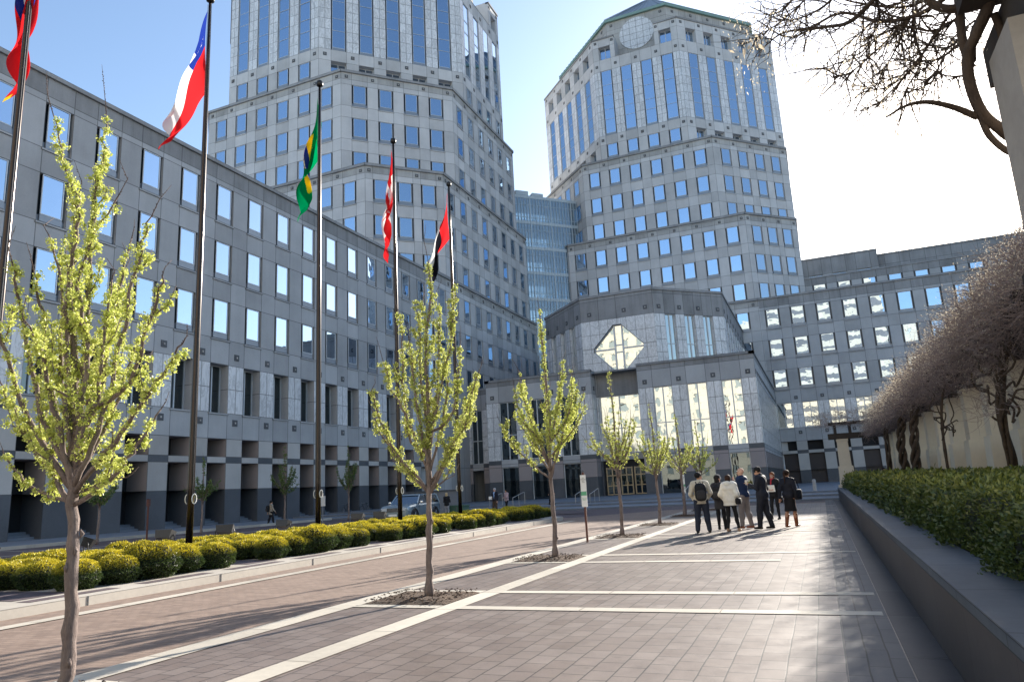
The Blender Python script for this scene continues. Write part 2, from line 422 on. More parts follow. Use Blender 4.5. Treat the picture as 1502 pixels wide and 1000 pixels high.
def coping(B, pts, z, h=.32, out=.16, mat='limestone_weathered', closed=False, w=.5):
    n = len(pts)
    for i in range(n if closed else n-1):
        a = Vector(pts[i]); b = Vector(pts[(i+1) % n]); d = (b-a).normalized(); L = (b-a).length
        B.mb.obox((*a, 0), d, -.12 if (closed or i > 0) else 0, L+.12 if (closed or i < n-2) else L, -w, out, z-h, z+.002*i, mat)

# ---- windows: prototypes in local axes (x along the wall, -y outward, z up)
WPROTO = {}
def win_parts(kind, w, h, D):
    f = MB(); g = MB(); eps = .012
    if kind == 'punch':
        sl = min(.24, w*.12)
        f.face([(0, D-eps, 0), (w, D-eps, 0), (w, D-eps, h), (0, D-eps, h)], 'window_metal')
        a, b = sl, w-sl; y = .03; zb = .52
        for x0, x1 in ((a, a+.06), (b-.06, b)): f.box((x0, y, zb), (x1, y+.07, h-.02), 'window_frame')
        f.box((a+.06, y, zb), (b-.06, y+.07, zb+.06), 'window_frame'); f.box((a+.06, y, h-.08), (b-.06, y+.07, h-.02), 'window_frame')
        f.box((a, y+.02, .06), (b, D-.05, zb-.005), 'window_panel', '+y')
        f.box((a+.005, y+.08, zb), (b-.005, D-.05, h-.03), 'dark_glass', '+y-y')
        for x0, x1 in ((.0, a), (b, w)): f.box((x0+.01, D-.16, .05), (x1-.01, D-.13, zb-.03), 'window_panel', '+y')
        g.face([(a+.05, y+.035, zb+.05), (b-.05, y+.035, zb+.05), (b-.05, y+.035, h-.07), (a+.05, y+.035, h-.07)], 'pane_glass')
    elif kind in ('tall', 'attic', 'wavy', 'ground'):
        y = D-.14; e = .09; fm = 'window_frame' if kind in ('tall', 'ground', 'wavy') else 'window_frame'
        f.box((.01, y, .01), (e, D-eps, h-.01), fm); f.box((w-e, y, .01), (w-.01, D-eps, h-.01), fm)
        f.box((e, y+.002, .01), (w-e, D-eps, e), fm); f.box((e, y+.002, h-e), (w-e, D-eps, h-.01), fm)
        if kind != 'ground': f.box((w/2-.06, y-.02, e), (w/2+.06, D-eps, h-e), fm)
        if h > 4.6 and kind != 'ground': f.box((e, y+.01, h*.42), (w-e, D-eps, h*.42+.1), fm)
        g.face([(e-.02, D-.05, e-.02), (w-e+.02, D-.05, e-.02), (w-e+.02, D-.05, h-e+.02), (e-.02, D-.05, h-e+.02)],
               {'tall': 'dark_glass', 'attic': 'pane_glass', 'wavy': 'pane_glass_wavy', 'ground': 'dark_glass'}[kind])
        f.face([(0, D-.01, 0), (w, D-.01, 0), (w, D-.01, h), (0, D-.01, h)], 'window_metal')
    elif kind == 'strip':
        f.face([(0, D-eps, 0), (w, D-eps, 0), (w, D-eps, h), (0, D-eps, h)], 'window_metal')
        sl = .17; a, b = sl, w-sl; y = .05
        f.box((a, y, .0), (a+.05, y+.1, h-.03), 'window_frame'); f.box((b-.05, y, .0), (b, y+.1, h-.03), 'window_frame')
        f.box((a+.05, y+.01, 0), (b-.05, y+.1, .42), 'window_panel')
        zz = [.42, 3.2, 5.2, 8.1, 10.2, h-.08]
        for z in zz: f.box((a+.05, y+.005, z), (b-.05, y+.1, z+.06), 'window_frame')
        f.box((a+.01, y+.1, .0), (b-.01, D-.04, h-.03), 'dark_glass', '-y+y')
        for z, z2 in zip(zz, zz[1:]):
            t = random.uniform(-.004, .004)
            g.face([(a+.04, y+.05+t, z+.05), (b-.04, y+.05-t, z+.05), (b-.04, y+.05-t, z2), (a+.04, y+.05+t, z2)], 'pane_glass')
    return f, g
def add_windows(B, parent, cap=100):
    """the windows that show largest become parts of their own, the rest one part"""
    rk = []
    for wd in B.wins:
        kind, w, h, o, ang, D = wd
        c = Vector(o)+Vector((math.cos(ang), math.sin(ang), 0))*w/2+Vector((0, 0, h/2))
        v = CAMPOS-c; n = Vector((math.sin(ang), -math.cos(ang), 0)); p = px_of(c)
        vis = v.dot(n)/v.length
        on = p and -60 < p[0] < 1560 and -60 < p[1] < 1060
        rk.append(((w*h*max(vis, .01)/v.length**2) if on and vis > 0 else 0., wd))
    rk.sort(key=lambda t: -t[0])
    for sc, (kind, w, h, o, ang, D) in rk[:cap]:
        if sc <= 0: continue
        key = (kind, w, h, D)
        if key not in WPROTO:
            f, g = win_parts(kind, w, h, D); WPROTO[key] = (f.mesh('window'), g.mesh('pane'))
        fm, gm = WPROTO[key]
        f = link(fm, 'window', parent, o); f.rotation_euler = (0, 0, ang)
        g = link(gm, 'pane', f); g.rotation_euler = (random.gauss(0, .0018), 0, random.gauss(0, .0022))
    rest = [x for x in rk[cap:]]+[x for x in rk[:cap] if x[0] <= 0]
    if rest:
        mb = MB()
        for sc, (kind, w, h, o, ang, D) in rest:
            for part in win_parts(kind, w, h, D):
                M = Matrix.Translation(o) @ Matrix.Rotation(ang, 4, 'Z')
                for f, mi in zip(part.f, part.m): mb.face([M @ Vector(part.v[i]) for i in f], part.mats[mi], tone=.5)
        r = mb.build('window', parent); r['kind'] = 'stuff'
def finish(B, name, label, cat, cap=100):
    t = thing(name, label, cat)
    B.mb.build('wall', t); add_windows(B, t, cap)
    return t
def roofpoly(B, pts, z, mat='limestone_weathered'): B.mb.face([(*p, z) for p in pts], mat)

FL = [14.93, 19.95, 24.97]
def wing_bands(top=30.3, deep=.95, portico=2.0, wk='tall', solid_ground=False):
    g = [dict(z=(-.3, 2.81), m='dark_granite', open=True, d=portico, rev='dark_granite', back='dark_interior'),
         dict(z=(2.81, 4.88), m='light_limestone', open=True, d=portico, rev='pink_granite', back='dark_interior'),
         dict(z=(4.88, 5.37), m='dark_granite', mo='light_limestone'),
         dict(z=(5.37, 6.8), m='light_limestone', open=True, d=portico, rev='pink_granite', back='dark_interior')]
    g += [dict(z=(6.8, 8.87), m='limestone', med=8.13),
          dict(z=(8.87, 12.85), m='marble', open=True, d=deep, rev='limestone', win=wk, rows=2, sub=2, sill=True, rrows=2, sm='limestone'),
          dict(z=(12.85, 14.93), m='limestone', med=13.6)]
    for i, z in enumerate(FL):
        g.append(dict(z=(z, z+3.27), m='limestone', open=True, d=.35, win='punch', sill=True))
        if i < 2: g.append(dict(z=(z+3.27, FL[i+1]), m='limestone'))
    g += [dict(z=(28.24, 28.7), m='limestone'), dict(z=(28.7, top), m='limestone_weathered')]
    return g

# ---- left wing along the street
B = Bld()
cols = [(42.85-20+3.68*i, 42.85-20+3.68*i+1.95) for i in range(-6, 10)]      # measured from y = 20
cols = [c for c in cols if c[0] > 0 and c[1] < 58.9]
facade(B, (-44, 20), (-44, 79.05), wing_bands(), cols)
facade(B, (-70, 20), (-44, 20), [dict(z=(-.3, 28.7), m='limestone', rows=6), dict(z=(28.7, 30.3), m='limestone_weathered')], [(3+3.7*i, 5+3.7*i) for i in range(6)])
coping(B, [(-70, 20), (-44, 20), (-44, 79.05)], 30.32)
roofpoly(B, [(-44, 20), (-44, 79.05), (-72, 79.05), (-72, 20)], 29.7)
for a, b in cols:               # steps up into the arcade bays
    for k in range(4): B.mb.box((-46+.02, 20+a+.01, -.1), (-44.15-.4*k, 20+b-.01, .15*(k+1)), 'step_granite')
finish(B, 'office_building', 'long grey stone office wing with a ground floor arcade along the street on the left', 'office building')

# ---- two towers
PB = 3.85
def tower(name, label, cx, cy, Wx, Wy, c, faces, roof=False, clipx=None):
    B = Bld(); hx = Wx/2+c; hy = Wy/2+c
    x0, x1, y0, y1 = cx-hx, cx+hx, cy-hy, cy+hy
    tiers = [(3, -.3, 30.35), (2, 30.35, 45.5), (1, 45.5, 60.6), (0, 60.6, 85.5)]
    FZ = [14.93, 19.95, 24.97]+[29.95+5.05*k for k in range(7)]
    for j, za, zb in tiers:
        cc = c-PB*j
        P = [(x0+cc, y0), (x1-cc, y0), (x1, y0+cc), (x1, y1-cc), (x1-cc, y1), (x0+cc, y1), (x0, y1-cc), (x0, y0+cc)]
        if clipx and j == 3: P[1] = (clipx, y0)
        fl = [z for z in FZ if z > za-1 and z+3.27 < zb+4 and z < zb-2]
        names = ['S', 'SE', 'E', 'NE', 'N', 'NW', 'W', 'SW']
        for i, nm in enumerate(names):
            a, b = Vector(P[i]), Vector(P[(i+1) % 8]); L = (b-a).length
            diag = len(nm) == 2
            if diag:
                nb = 5-j if not (clipx and j == 3 and nm == 'SE') else 0; pitch = {0: 4.02, 1: 3.72, 2: 3.3, 3: 3.2}[j]; ww = 2.2
                s0 = (L-(nb-1)*pitch-ww)/2
                cs = [(s0+pitch*k, s0+pitch*k+ww) for k in range(nb)]
            else:
                W = Wx if nm in 'SN' else Wy; pitch = PB if nm in 'SN' else 3.72; ww = 2.2 if nm in 'SN' else 2.0
                s0 = (W-3*pitch-ww)/2+PB*j-(PB-pitch)*0
                cs = [(s0+pitch*k, s0+pitch*k+ww) for k in range(-j, 4+j)]
                cs = [q_ for q_ in cs if q_[1] < L-.4]
            if nm not in faces:
                if j == 0:
                    bands = [dict(z=(za, 65.3), m='tower_limestone'), dict(z=(65.3, 78.5), m='marble', rows=8, sub=2), dict(z=(78.5, zb), m='tower_limestone')]
                else: bands = [dict(z=(za, zb), m='tower_limestone', rows=3)]
                facade(B, a, b, bands, cs); continue
            bands = []; z = za
            if j == 3: bands.append(dict(z=(za, 14.93), m='tower_limestone', rows=3)); z = 14.93
            if j == 0:
                if diag: bands += [dict(z=(60.6, 60.65), m='tower_limestone'), dict(z=(60.65, 63.5), m='tower_limestone', open=True, d=.9, win='attic')]
                else: bands += [dict(z=(60.6, 63.5), m='tower_limestone', open=True, d=.35, win='punch')]
                bands += [dict(z=(63.5, 65.3), m='tower_limestone', med=64.45),
                          dict(z=(65.3, 78.5), m='marble', open=True, d=.35, win='strip', rows=8, sub=2, rrows=1),
                          dict(z=(78.5, 80.9), m='tower_limestone', med=79.6),
                          dict(z=(80.9, 83.6), m='tower_limestone', open=True, d=.9, win='attic'),
                          dict(z=(83.6, 85.5), m='tower_limestone', med=84.6)]
                if not diag:      # the two middle bays of the attic step back behind a parapet
                    m0 = cs[0][1]+.9; m1 = cs[3][0]-.9
                    d = (b-a)/L
                    facade(B, a, b, bands[:-2], cs)
                    facade(B, a, a+d*m0, bands[-2:], [cs[0]]); facade(B, a+d*m1, b, bands[-2:], [(cs[3][0]-m1, cs[3][1]-m1)])
                    n = Vector((d.y, -d.x))
                    for s_, t_ in ((m0, 1), (m1, -1)):
                        e0 = a+d*s_; e1 = e0-n*4
                        if t_ == 1: facade(B, e0, e1, [dict(z=(80.9, 85.5), m='tower_limestone')], [])
                        else: facade(B, e1, e0, [dict(z=(80.9, 85.5), m='tower_limestone')], [])
                    B.mb.obox((*(a+d*m0), 0), d, 0, m1-m0, -4, .03, 80.85, 80.95, 'tower_weathered')
                    coping(B, [a, a+d*m0], 85.5, closed=False); coping(B, [a+d*m1, b], 85.5)
                else: facade(B, a, b, bands, cs)
            else:
                for k, fz in enumerate(fl):
                    if fz > z+.01: bands.append(dict(z=(z, fz), m='tower_limestone', rows=1))
                    if fz+3.27 < zb-.4:
                        bands.append(dict(z=(fz, fz+3.27), m='tower_limestone', open=True, d=.35, win='punch', sill=True)); z = fz+3.27
                zt = zb-1.35
                bands.append(dict(z=(z, zt), m='tower_limestone'))
                bands.append(dict(z=(zt, zb), m='tower_weathered', med=zb-1.5+.55, mr=.22))
                facade(B, a, b, bands, cs)
        if j > 0:
            roofpoly(B, P, zb-.6); coping(B, P, zb+.05, .4, .18, closed=True)
        else:
            roofpoly(B, P, 80.8)
            for i in (1, 3, 5, 7): coping(B, [P[i], P[(i+1) % 8]], 85.55, .35, .14)
    # inner attic, eaves and hipped metal roof
    s = 3.6; ci = c-1.4
    Q = [(x0+ci+s, y0+s), (x1-ci-s, y0+s), (x1-s, y0+ci+s), (x1-s, y1-ci-s), (x1-ci-s, y1-s), (x0+ci+s, y1-s), (x0+s, y1-ci-s), (x0+s, y0+ci+s)]
    for i in range(8):
        a, b = Vector(Q[i]), Vector(Q[(i+1) % 8]); L = (b-a).length
        cs = [(L/2-11+4.0*k, L/2-11+4.0*k+1.5) for k in range(6)] if i % 2 else []
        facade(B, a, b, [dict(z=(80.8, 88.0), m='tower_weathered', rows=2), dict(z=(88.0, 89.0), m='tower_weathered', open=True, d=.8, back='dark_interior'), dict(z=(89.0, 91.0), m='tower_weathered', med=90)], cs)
    t = finish(B, name, label, 'tower')
    rf = MB(); C = Vector((cx, cy)); e = [C+(Vector(p)-C)*1.025 for p in Q]; tp = [C+(Vector(p)-C)*.12 for p in Q]
    for i in range(8):
        a, b = e[i], e[(i+1) % 8]; a2, b2 = tp[i], tp[(i+1) % 8]
        rf.face([(*a, 91.3), (*b, 91.3), (*b2, 106), (*a2, 106)], 'roof_metal')
        L = (b-a).length; n = int(L/1.1)
        for k in range(n+1):
            f_ = k/n; lo = a.lerp(b, f_); hi = a2.lerp(b2, f_)
            rf.tube([(*lo, 91.38), (*hi, 106.06)], .05, 'roof_metal', 3, cap=False)
    rf.prism(e, 90.75, 91.3, 'green_copper', bottom=True)
    rf.face([(*p, 106) for p in tp], 'green_copper'); rf.build('roof', t)
    for dx_ in ((0, -1), (1, 0)):               # round marble panel in the recess of each straight face
        mb = MB(); R = 3.35; zc = 86.9
        if dx_ == (0, -1): o = Vector((cx, y0+s-.02)); d = Vector((1, 0))
        else: o = Vector((x1-s+.02, cy)); d = Vector((0, 1))
        n = Vector((d.y, -d.x)); N = 40; ring = [(*(o+d*R*math.cos(2*math.pi*k/N)+n*.12), zc+R*math.sin(2*math.pi*k/N)) for k in range(N)]
        back = [(*(Vector(p[:2])-n*.14), p[2]) for p in ring]
        mb.sharefaces(ring, [tuple(range(N))], 'marble')
        for k in range(N): mb.face([ring[k], back[k], back[(k+1) % N], ring[(k+1) % N]], 'marble', tone=.5)
        for k in range(-2, 3):
            hgt = math.sqrt(R*R-(k*1.3)**2)
            mb.obox((*o, 0), d, k*1.3-.025, k*1.3+.025, .12, .135, zc-hgt, zc+hgt, 'medallion')
            mb.obox((*o, 0), d, -hgt, hgt, .12, .132, zc+k*1.3-.025, zc+k*1.3+.025, 'medallion')
        mb.build('round_panel', t)
    for k in range(3):
        pass
    return t
tower('office_tower', 'octagonal stepped stone office tower on the left whose top runs out of the picture', -67.8+.7, 98.3, 16.6, 15.3, 15.4, ['S', 'SE', 'E'])
tower('office_tower', 'octagonal stepped stone office tower on the right with round white panel and green roof', -22.2, 144.7, 16.1, 15.5, 15.6, ['SW', 'S', 'SE'], clipx=-6.1)

# ---- right wing, facing the plaza
B = Bld()
cols = [(.87+3.84*i, .87+3.84*i+2.25) for i in range(0, 23)]
bands = wing_bands(deep=.3, portico=.9, wk='wavy'); 
bands[0]['z'] = (.3, 2.3); bands[1]['z'] = (2.3, 4.88)
for b_ in bands[:2]: b_['back'] = 'door_brown'; b_['rev'] = 'dark_granite'; b_['d'] = .5
for b_ in bands:
    if b_.get('win') == 'wavy': b_['rows'] = 2
facade(B, (-6.1, 121.4), (86, 121.4), bands, cols)
B.wins = [('wavy' if False else k, *r) for (k, *r) in B.wins]
coping(B, [(-6.1, 121.4), (86, 121.4)], 30.32)
roofpoly(B, [(-5.3, 121.4), (86, 121.4), (86, 129.5), (-5.3, 129.5)], 29.7)
facade(B, (1.4, 129.5), (86, 129.5), [dict(z=(29.7, 29.95), m='limestone_weathered'), dict(z=(29.95, 33.2), m='limestone', open=True, d=.3, win='punch'), dict(z=(33.2, 34.55), m='limestone_weathered')], [(3.84*i+1.2, 3.84*i+3.45) for i in range(22)])
coping(B, [(1.4, 129.5), (86, 129.5)], 34.6, .25, .1)
roofpoly(B, [(1.4, 129.5), (86, 129.5), (86, 134), (1.4, 134)], 34.3)
facade(B, (13.4, 134), (86, 134), [dict(z=(34.3, 38.1), m='limestone_weathered', rows=2)], [(3.84*i+1.2, 3.84*i+3.45) for i in range(18)])
facade(B, (1.4, 132), (13.4, 132), [dict(z=(34.3, 34.9), m='limestone_weathered'), dict(z=(34.9, 35.5), m='limestone', open=True, d=.4, win='attic'), dict(z=(35.5, 38.6), m='limestone_weathered')], [(3.84*i+.9, 3.84*i+3.15) for i in range(3)])
facade(B, (13.4, 132), (13.4, 134), [dict(z=(34.3, 38.6), m='limestone_weathered')], [])
facade(B, (86, 121.4), (86, 150), [dict(z=(0, 30.3), m='limestone', rows=6)], [])
coping(B, [(13.4, 134), (86, 134)], 38.15, .3, .1); coping(B, [(1.4, 132), (13.4, 132)], 38.65, .3, .1)
roofpoly(B, [(1.4, 132), (13.4, 132), (13.4, 150), (1.4, 150)], 38.5); roofpoly(B, [(13.4, 134), (86, 134), (86, 150), (13.4, 150)], 38)
finish(B, 'office_building', 'low grey stone office wing closing the plaza to the right of the towers', 'office building')

# ---- entrance pavilion
B = Bld()
ST = .35
def pav(ops_back='tall'):
    return [dict(z=(ST-.3, 2.6), m='dark_granite', open=True, d=.35, rev='dark_granite'),
            dict(z=(2.6, 4.35), m='pink_granite', open=True, d=.35, rev='pink_granite'),
            dict(z=(4.35, 4.72), m='pink_granite', mo='limestone'),
            dict(z=(4.72, 5.2), m='dark_granite', mo='limestone'),
            dict(z=(5.2, 12.42), m='marble', open=True, d=.3, win=ops_back, rows=4, sub=2, rrows=4, rev='marble'),
            dict(z=(12.42, 14.5), m='limestone', med=13.1), dict(z=(14.5, 15.3), m='limestone_weathered')]
def addground(cols, p0, d, ang):      # shop-height glazing below each tall window
    for a, b in cols:
        o = Vector(p0)+Vector(d)*a
        B.wins.append(('ground', round(b-a, 2), 4.2, (o.x, o.y, .15), ang, .35))
cR = [(1.75, 3.95), (5.65, 7.85), (9.45, 11.65)]
facade(B, (-18.5, 82.5), (-5.3, 82.5), pav('wavy'), cR); addground(cR, (-18.5, 82.5), (1, 0), 0)
cL = [(1.75, 4.0), (5.7, 7.9), (9.8, 12.0)]
facade(B, (-38.1, 82.5), (-24.1, 82.5), pav(), cL); addground(cL, (-38.1, 82.5), (1, 0), 0)
cE = [(1.6+2.0*i, 2.9+2.0*i) for i in range(18)]
facade(B, (-5.3, 82.5), (-5.3, 121.4), pav(), cE)
facade(B, (-38.1, 88), (-38.1, 82.5), pav(), [])
cB = [(1.0, 2.6), (4.5, 5.6)]
facade(B, (-44, 88), (-38.1, 88), pav(), cB)
# portal between the two blocks
facade(B, (-24.1, 82.5), (-24.1, 84.2), pav(), []); facade(B, (-18.5, 84.2), (-18.5, 82.5), pav(), [])
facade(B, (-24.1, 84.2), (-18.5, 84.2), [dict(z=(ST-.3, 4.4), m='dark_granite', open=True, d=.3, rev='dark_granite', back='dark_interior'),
        dict(z=(4.4, 5.2), m='limestone'), dict(z=(5.2, 12.1), m='marble', open=True, d=.3, win='wavy', rows=4, rev='marble', rrows=4), dict(z=(12.1, 15.2), m='limestone_weathered')], [(.25, 5.35)])
roofpoly(B, [(-44, 82.6), (-5.35, 82.6), (-5.35, 121.3), (-44, 121.3)][:0] or [(-38, 82.6), (-5.4, 82.6), (-5.4, 121.3), (-38, 121.3)], 14.8)
roofpoly(B, [(-44, 88.1), (-38, 88.1), (-38, 121), (-44, 121)], 14.8)
coping(B, [(-44, 88), (-38.1, 88), (-38.1, 82.5), (-24.1, 82.5)], 15.35, .3, .12)
coping(B, [(-24.1, 84.2), (-18.5, 84.2)], 15.25, .3, .1)
coping(B, [(-18.5, 82.5), (-5.3, 82.5), (-5.3, 121.3)], 15.35, .3, .12)
# octagonal drum with the diamond window
DP = [(-25.9, 86), (-16.5, 86), (-9.0, 93.5), (-9.0, 121.3), (-33.4, 121.3), (-33.4, 93.5)]
def drum(z0=14.8):
    return [dict(z=(z0, 15.5), m='marble', sub=2), dict(z=(15.5, 22.0), m='marble', open=True, d=.4, win='wavy', rows=4, sub=2, rrows=4, rev='marble'),
            dict(z=(22.0, 24.6), m='limestone_weathered', med=22.9), dict(z=(24.6, 25.2), m='limestone_weathered')]
cD = [(1.6, 3.15), (4.5, 6.05), (7.3, 8.85)]
facade(B, DP[1], DP[2], drum(), cD); facade(B, DP[5], DP[0], drum(), cD)
facade(B, DP[2], DP[3], drum(), [(2+3.4*i, 3.8+3.4*i) for i in range(7)])
facade(B, DP[4], DP[5], [dict(z=(14.8, 25.2), m='limestone', rows=4)], [])
facade(B, DP[0], DP[1], [dict(z=(22.0, 24.6), m='limestone_weathered', med=22.9), dict(z=(24.6, 25.2), m='limestone_weathered')], [(2.4, 4.7), (6.8, 7)][:1])
# marble field with a diamond opening: cx -21.3, z 18.5
def diamond_field():
    cxd, zc = -21.25, 18.2; y = 86.0
    D = [(-3.15, -.28), (-.55, -3.0), (.55, -3.0), (3.15, -.28), (3.15, .28), (.55, 3.0), (-.55, 3.0), (-3.15, .28)]
    x0, x1, z0, z1 = -25.9, -16.5, 14.8, 22.0
    xs = [x0+(x1-x0)*k/8 for k in range(9)]; zs = [z0+(z1-z0)*k/4 for k in range(5)]
    def inside(x, z): return abs(x-cxd)*3.0/3.4+abs(z-zc) < 3.3 and abs(x-cxd) < 3.15 and abs(z-zc) < 3.0
    # panel lines are laid over one sheet with a hole: build the sheet as a ring of quads between the outline and the diamond
    ring = [(cxd+a, zc+b) for a, b in D]
    out = [(x0, zc-.28), (cxd-.55, z0), (cxd+.55, z0), (x1, zc-.28), (x1, zc+.28), (cxd+.55, z1), (cxd-.55, z1), (x0, zc+.28)]
    cor = {0: (x0, z0), 2: (x1, z0), 4: (x1, z1), 6: (x0, z1)}
    for i in range(8):
        j = (i+1) % 8; a, b, c, d = out[i], out[j], ring[j], ring[i]
        poly = [a]+([cor[i]] if i in cor else [])+[b, c, d]
        B.mb.face([(p[0], y, p[1]) for p in poly], 'marble', tone=.5)
        p, q = ring[i], ring[j]
        B.mb.face([(p[0], y, p[1]), (q[0], y, q[1]), (q[0], y+.5, q[1]), (p[0], y+.5, p[1])], 'medallion', tone=.5)
    def clipseg(horizontal, c, lo, hi):
        N = 60; run = None
        for k in range(N+1):
            t = lo+(hi-lo)*k/N; ins = inside(t, c) if horizontal else inside(c, t)
            if not ins and run is None: run = t
            if (ins or k == N) and run is not None:
                if horizontal: B.mb.box((run, y-.004, c-.02), (t, y+.02, c+.02), 'medallion')
                else: B.mb.box((c-.018, y-.006, run), (c+.018, y+.02, t), 'medallion')
                run = None
    for z in zs[1:-1]: clipseg(True, z, x0, x1)
    for x in xs[1:-1]: clipseg(False, x, z0, z1)
    return [(cxd+a, zc+b) for a, b in D], cxd, zc
DIA, cxd, zc = diamond_field()
roofpoly(B, DP, 24.7); coping(B, DP[:4], 25.3, .3, .12); coping(B, [DP[4], DP[5], DP[0]], 25.3, .3, .12)
PAV = finish(B, 'entrance_pavilion', 'marble and granite entrance pavilion with a diamond shaped window between the towers', 'building')
mb = MB(); y = 86.5
mb.sharefaces([(x, y, z) for x, z in DIA], [tuple(range(8))], 'window_metal')
for i in range(8):
    a, b = DIA[i], DIA[(i+1) % 8]; mb.tube([(a[0], y-.05, a[1]), (b[0], y-.05, b[1])], .09, 'window_frame', 4)
for x in (-.5, .5): mb.box((cxd+x-.09, y-.16, zc-2.98), (cxd+x+.09, y-.03, zc+2.98), 'window_frame')
for a, b in ((-3.1, -.59), (.59, 3.1)): mb.box((cxd+a, y-.15, zc-.08), (cxd+b, y-.03, zc+.08), 'window_frame')
for z in (-.45, .45): mb.box((cxd-.41, y-.15, zc+z-.06), (cxd+.41, y-.03, zc+z+.06), 'window_frame')
dw = mb.build('diamond_window', PAV)
mb = MB(); mb.sharefaces([(cxd+(x-cxd)*.985, y-.03, zc+(z-zc)*.985) for x, z in DIA], [tuple(range(8))], 'pane_glass_wavy'); mb.build('pane', dw)
# entrance doors with bronze frames
for x in (-23.6, -21.9, -20.2):
    mb = MB(); w_, h_ = 1.5, 3.2; y = 84.42; z = ST+.05
    for a, b in ((0, .14), (w_-.14, w_), (w_/2-.07, w_/2+.07)): mb.box((x+a, y, z), (x+b, y+.08, z+h_), 'bronze_frame')
    for a in (0, 1.0, 2.2, h_-.16): mb.box((x+.14, y+.005, z+a), (x+w_-.14, y+.07, z+a+.12), 'bronze_frame')
    d_ = mb.build('door', PAV)
    mb = MB(); mb.face([(x+.1, y+.05, z+.05), (x+w_-.1, y+.05, z+.05), (x+w_-.1, y+.05, z+h_-.05), (x+.1, y+.05, z+h_-.05)], 'dark_glass'); mb.build('pane', d_)
    mb = MB()
    for a in (w_/2-.16, w_/2+.16): mb.tube([(x+a, y-.07, z+1.0), (x+a, y-.07, z+1.5)], .02, 'brass', 6)
    mb.build('handle', d_)

# ---- glass bridge between the towers
t = thing('glass_bridge', 'glazed five storey link bridge with white metal framing joining the two towers', 'bridge')
s2 = math.sqrt(.5); o = Vector((-50.5, 109.5)); d = Vector((s2, s2)); L = 21.; Wd = 7.
fr = MB()
lev = [19.8, 24.8, 29.8, 34.9, 39.8, 44.5, 49.4, 54.4]
for i, z in enumerate(lev):
    fr.obox((*o, 0), d, 0, L, -Wd, .08, z-.28, z+.28, 'bridge_metal')
for side in (.03, -Wd-.03):
    k = 0
    for i in range(36):
        s_ = i*L/35; big = i % 7 == 3
        fr.obox((*o, 0), d, s_-(.09 if big else .035), s_+(.09 if big else .035), side-.09, side+.09, 19, 54.4, 'bridge_metal')
    for z0, z1 in zip(lev, lev[1:]):
        for h in (1.0, 3.4): fr.obox((*o, 0), d, 0, L, side-.04, side+.04, z0+h, z0+h+.07, 'bridge_metal')
fr.obox((*o, 0), d, 7.5, 10, -2, .1, 54.7, 55.5, 'bridge_metal'); fr.obox((*o, 0), d, 10.8, 13, -2, .1, 54.7, 55.3, 'bridge_metal')
fr.build('frame', t)
for side, nm in ((0, 0), (-Wd, 1)):
    n = Vector((d.y, -d.x)); q = lambda s, z: (*(o+d*s+n*side), z)
    for z0, z1 in zip(lev, lev[1:]):
        g = MB(); g.face([q(0, z0+.28), q(L, z0+.28), q(L, z1-.28), q(0, z1-.28)], 'bridge_glass'); g.build('pane', t)

# ---- buildings across the street behind the viewer (they show in the windows)
def backbuilding(label, x0, x1, y, h, striped):
    B = Bld(); 
    if striped:
        bands = []; z = 0
        while z < h-4: bands += [dict(z=(z, z+2.2), m='cream_stone'), dict(z=(z+2.2, z+4), m='dark_granite')]; z += 4
        bands.append(dict(z=(z, h), m='cream_stone')); cs = []
    else:
        cs = [(2+4.6*i, 3.9+4.6*i) for i in range(int((x1-x0-2)/4.6))]
        bands = [dict(z=(0, 3), m='cream_stone')]; z = 3
        while z < h-5: bands += [dict(z=(z, z+2.4), m='cream_stone', open=True, d=.4, back='far_window', sill=True), dict(z=(z+2.4, z+4.6), m='cream_stone')]; z += 4.6
        bands.append(dict(z=(z, h), m='cream_stone'))
    facade(B, (x1, y), (x0, y), bands, cs)
    facade(B, (x0, y), (x0, y-20), [dict(z=(0, h), m='cream_stone', rows=5)], []); facade(B, (x1, y-20), (x1, y), [dict(z=(0, h), m='cream_stone', rows=5)], [])
    roofpoly(B, [(x0, y), (x1, y), (x1, y-20), (x0, y-20)], h)
    t = thing('office_building', label, 'office building'); B.mb.build('wall', t)
backbuilding('cream stone office block with punched windows across the street behind the viewer', -112, -17.5, -70, 66, False)
backbuilding('taller cream and dark striped office block across the street behind the viewer', -17, 31, -70, 84, True)
backbuilding('narrow cream block with punched windows beside the striped one behind the viewer', 33, 46, -70, 62, False)
# ---------------------------------------------------------------- ground, road, plaza
random.seed(11)
def sheet(name, poly, z, mat):
    mb = MB(); mb.sharefaces([(*p, z) for p in poly], [tuple(range(len(poly)))], mat, .5)
    return struct(mb.build(name))
sheet('ground', [(-600, -600), (700, -600), (700, 900), (-600, 900)], -.02, 'plaza_concrete')
sheet('road', [(-36.2, -40), (-6.9, -40), (-6.9, 40.5), (-6.2, 43), (-4.5, 44.2), (.5, 44.2), (.5, 48), (-36.2, 48)], 0, 'road_brick')
sheet('cross_road', [(-36.2, 34.5), (-19, 34.5), (-16, 37.5), (-12.2, 36.5), (-8.5, 42), (.5, 46), (.5, 48), (-36.2, 48)], .004, 'dark_brick')
sheet('far_lane', [(-36.2, -40), (-19.2, -40), (-19.2, 34.5), (-36.2, 34.5)], .004, 'dark_brick')
sheet('plaza_paving', [(-6.9, -12), (.5, -12), (.5, 44.2), (-4.5, 44.2), (-6.2, 43), (-6.9, 40.5)], .004, 'plaza_paver')
sheet('edge_paving_shaded', [(.0, -12), (.46, -12), (.46, 48), (.0, 48)], .008, 'edge_paver_shaded')  # longer blocks with the shade along the planter painted in
mb = MB(); TY = [-1.5, 4.25, 10.0, 15.6, 21.8, 27.4, 33.6, 39.4]
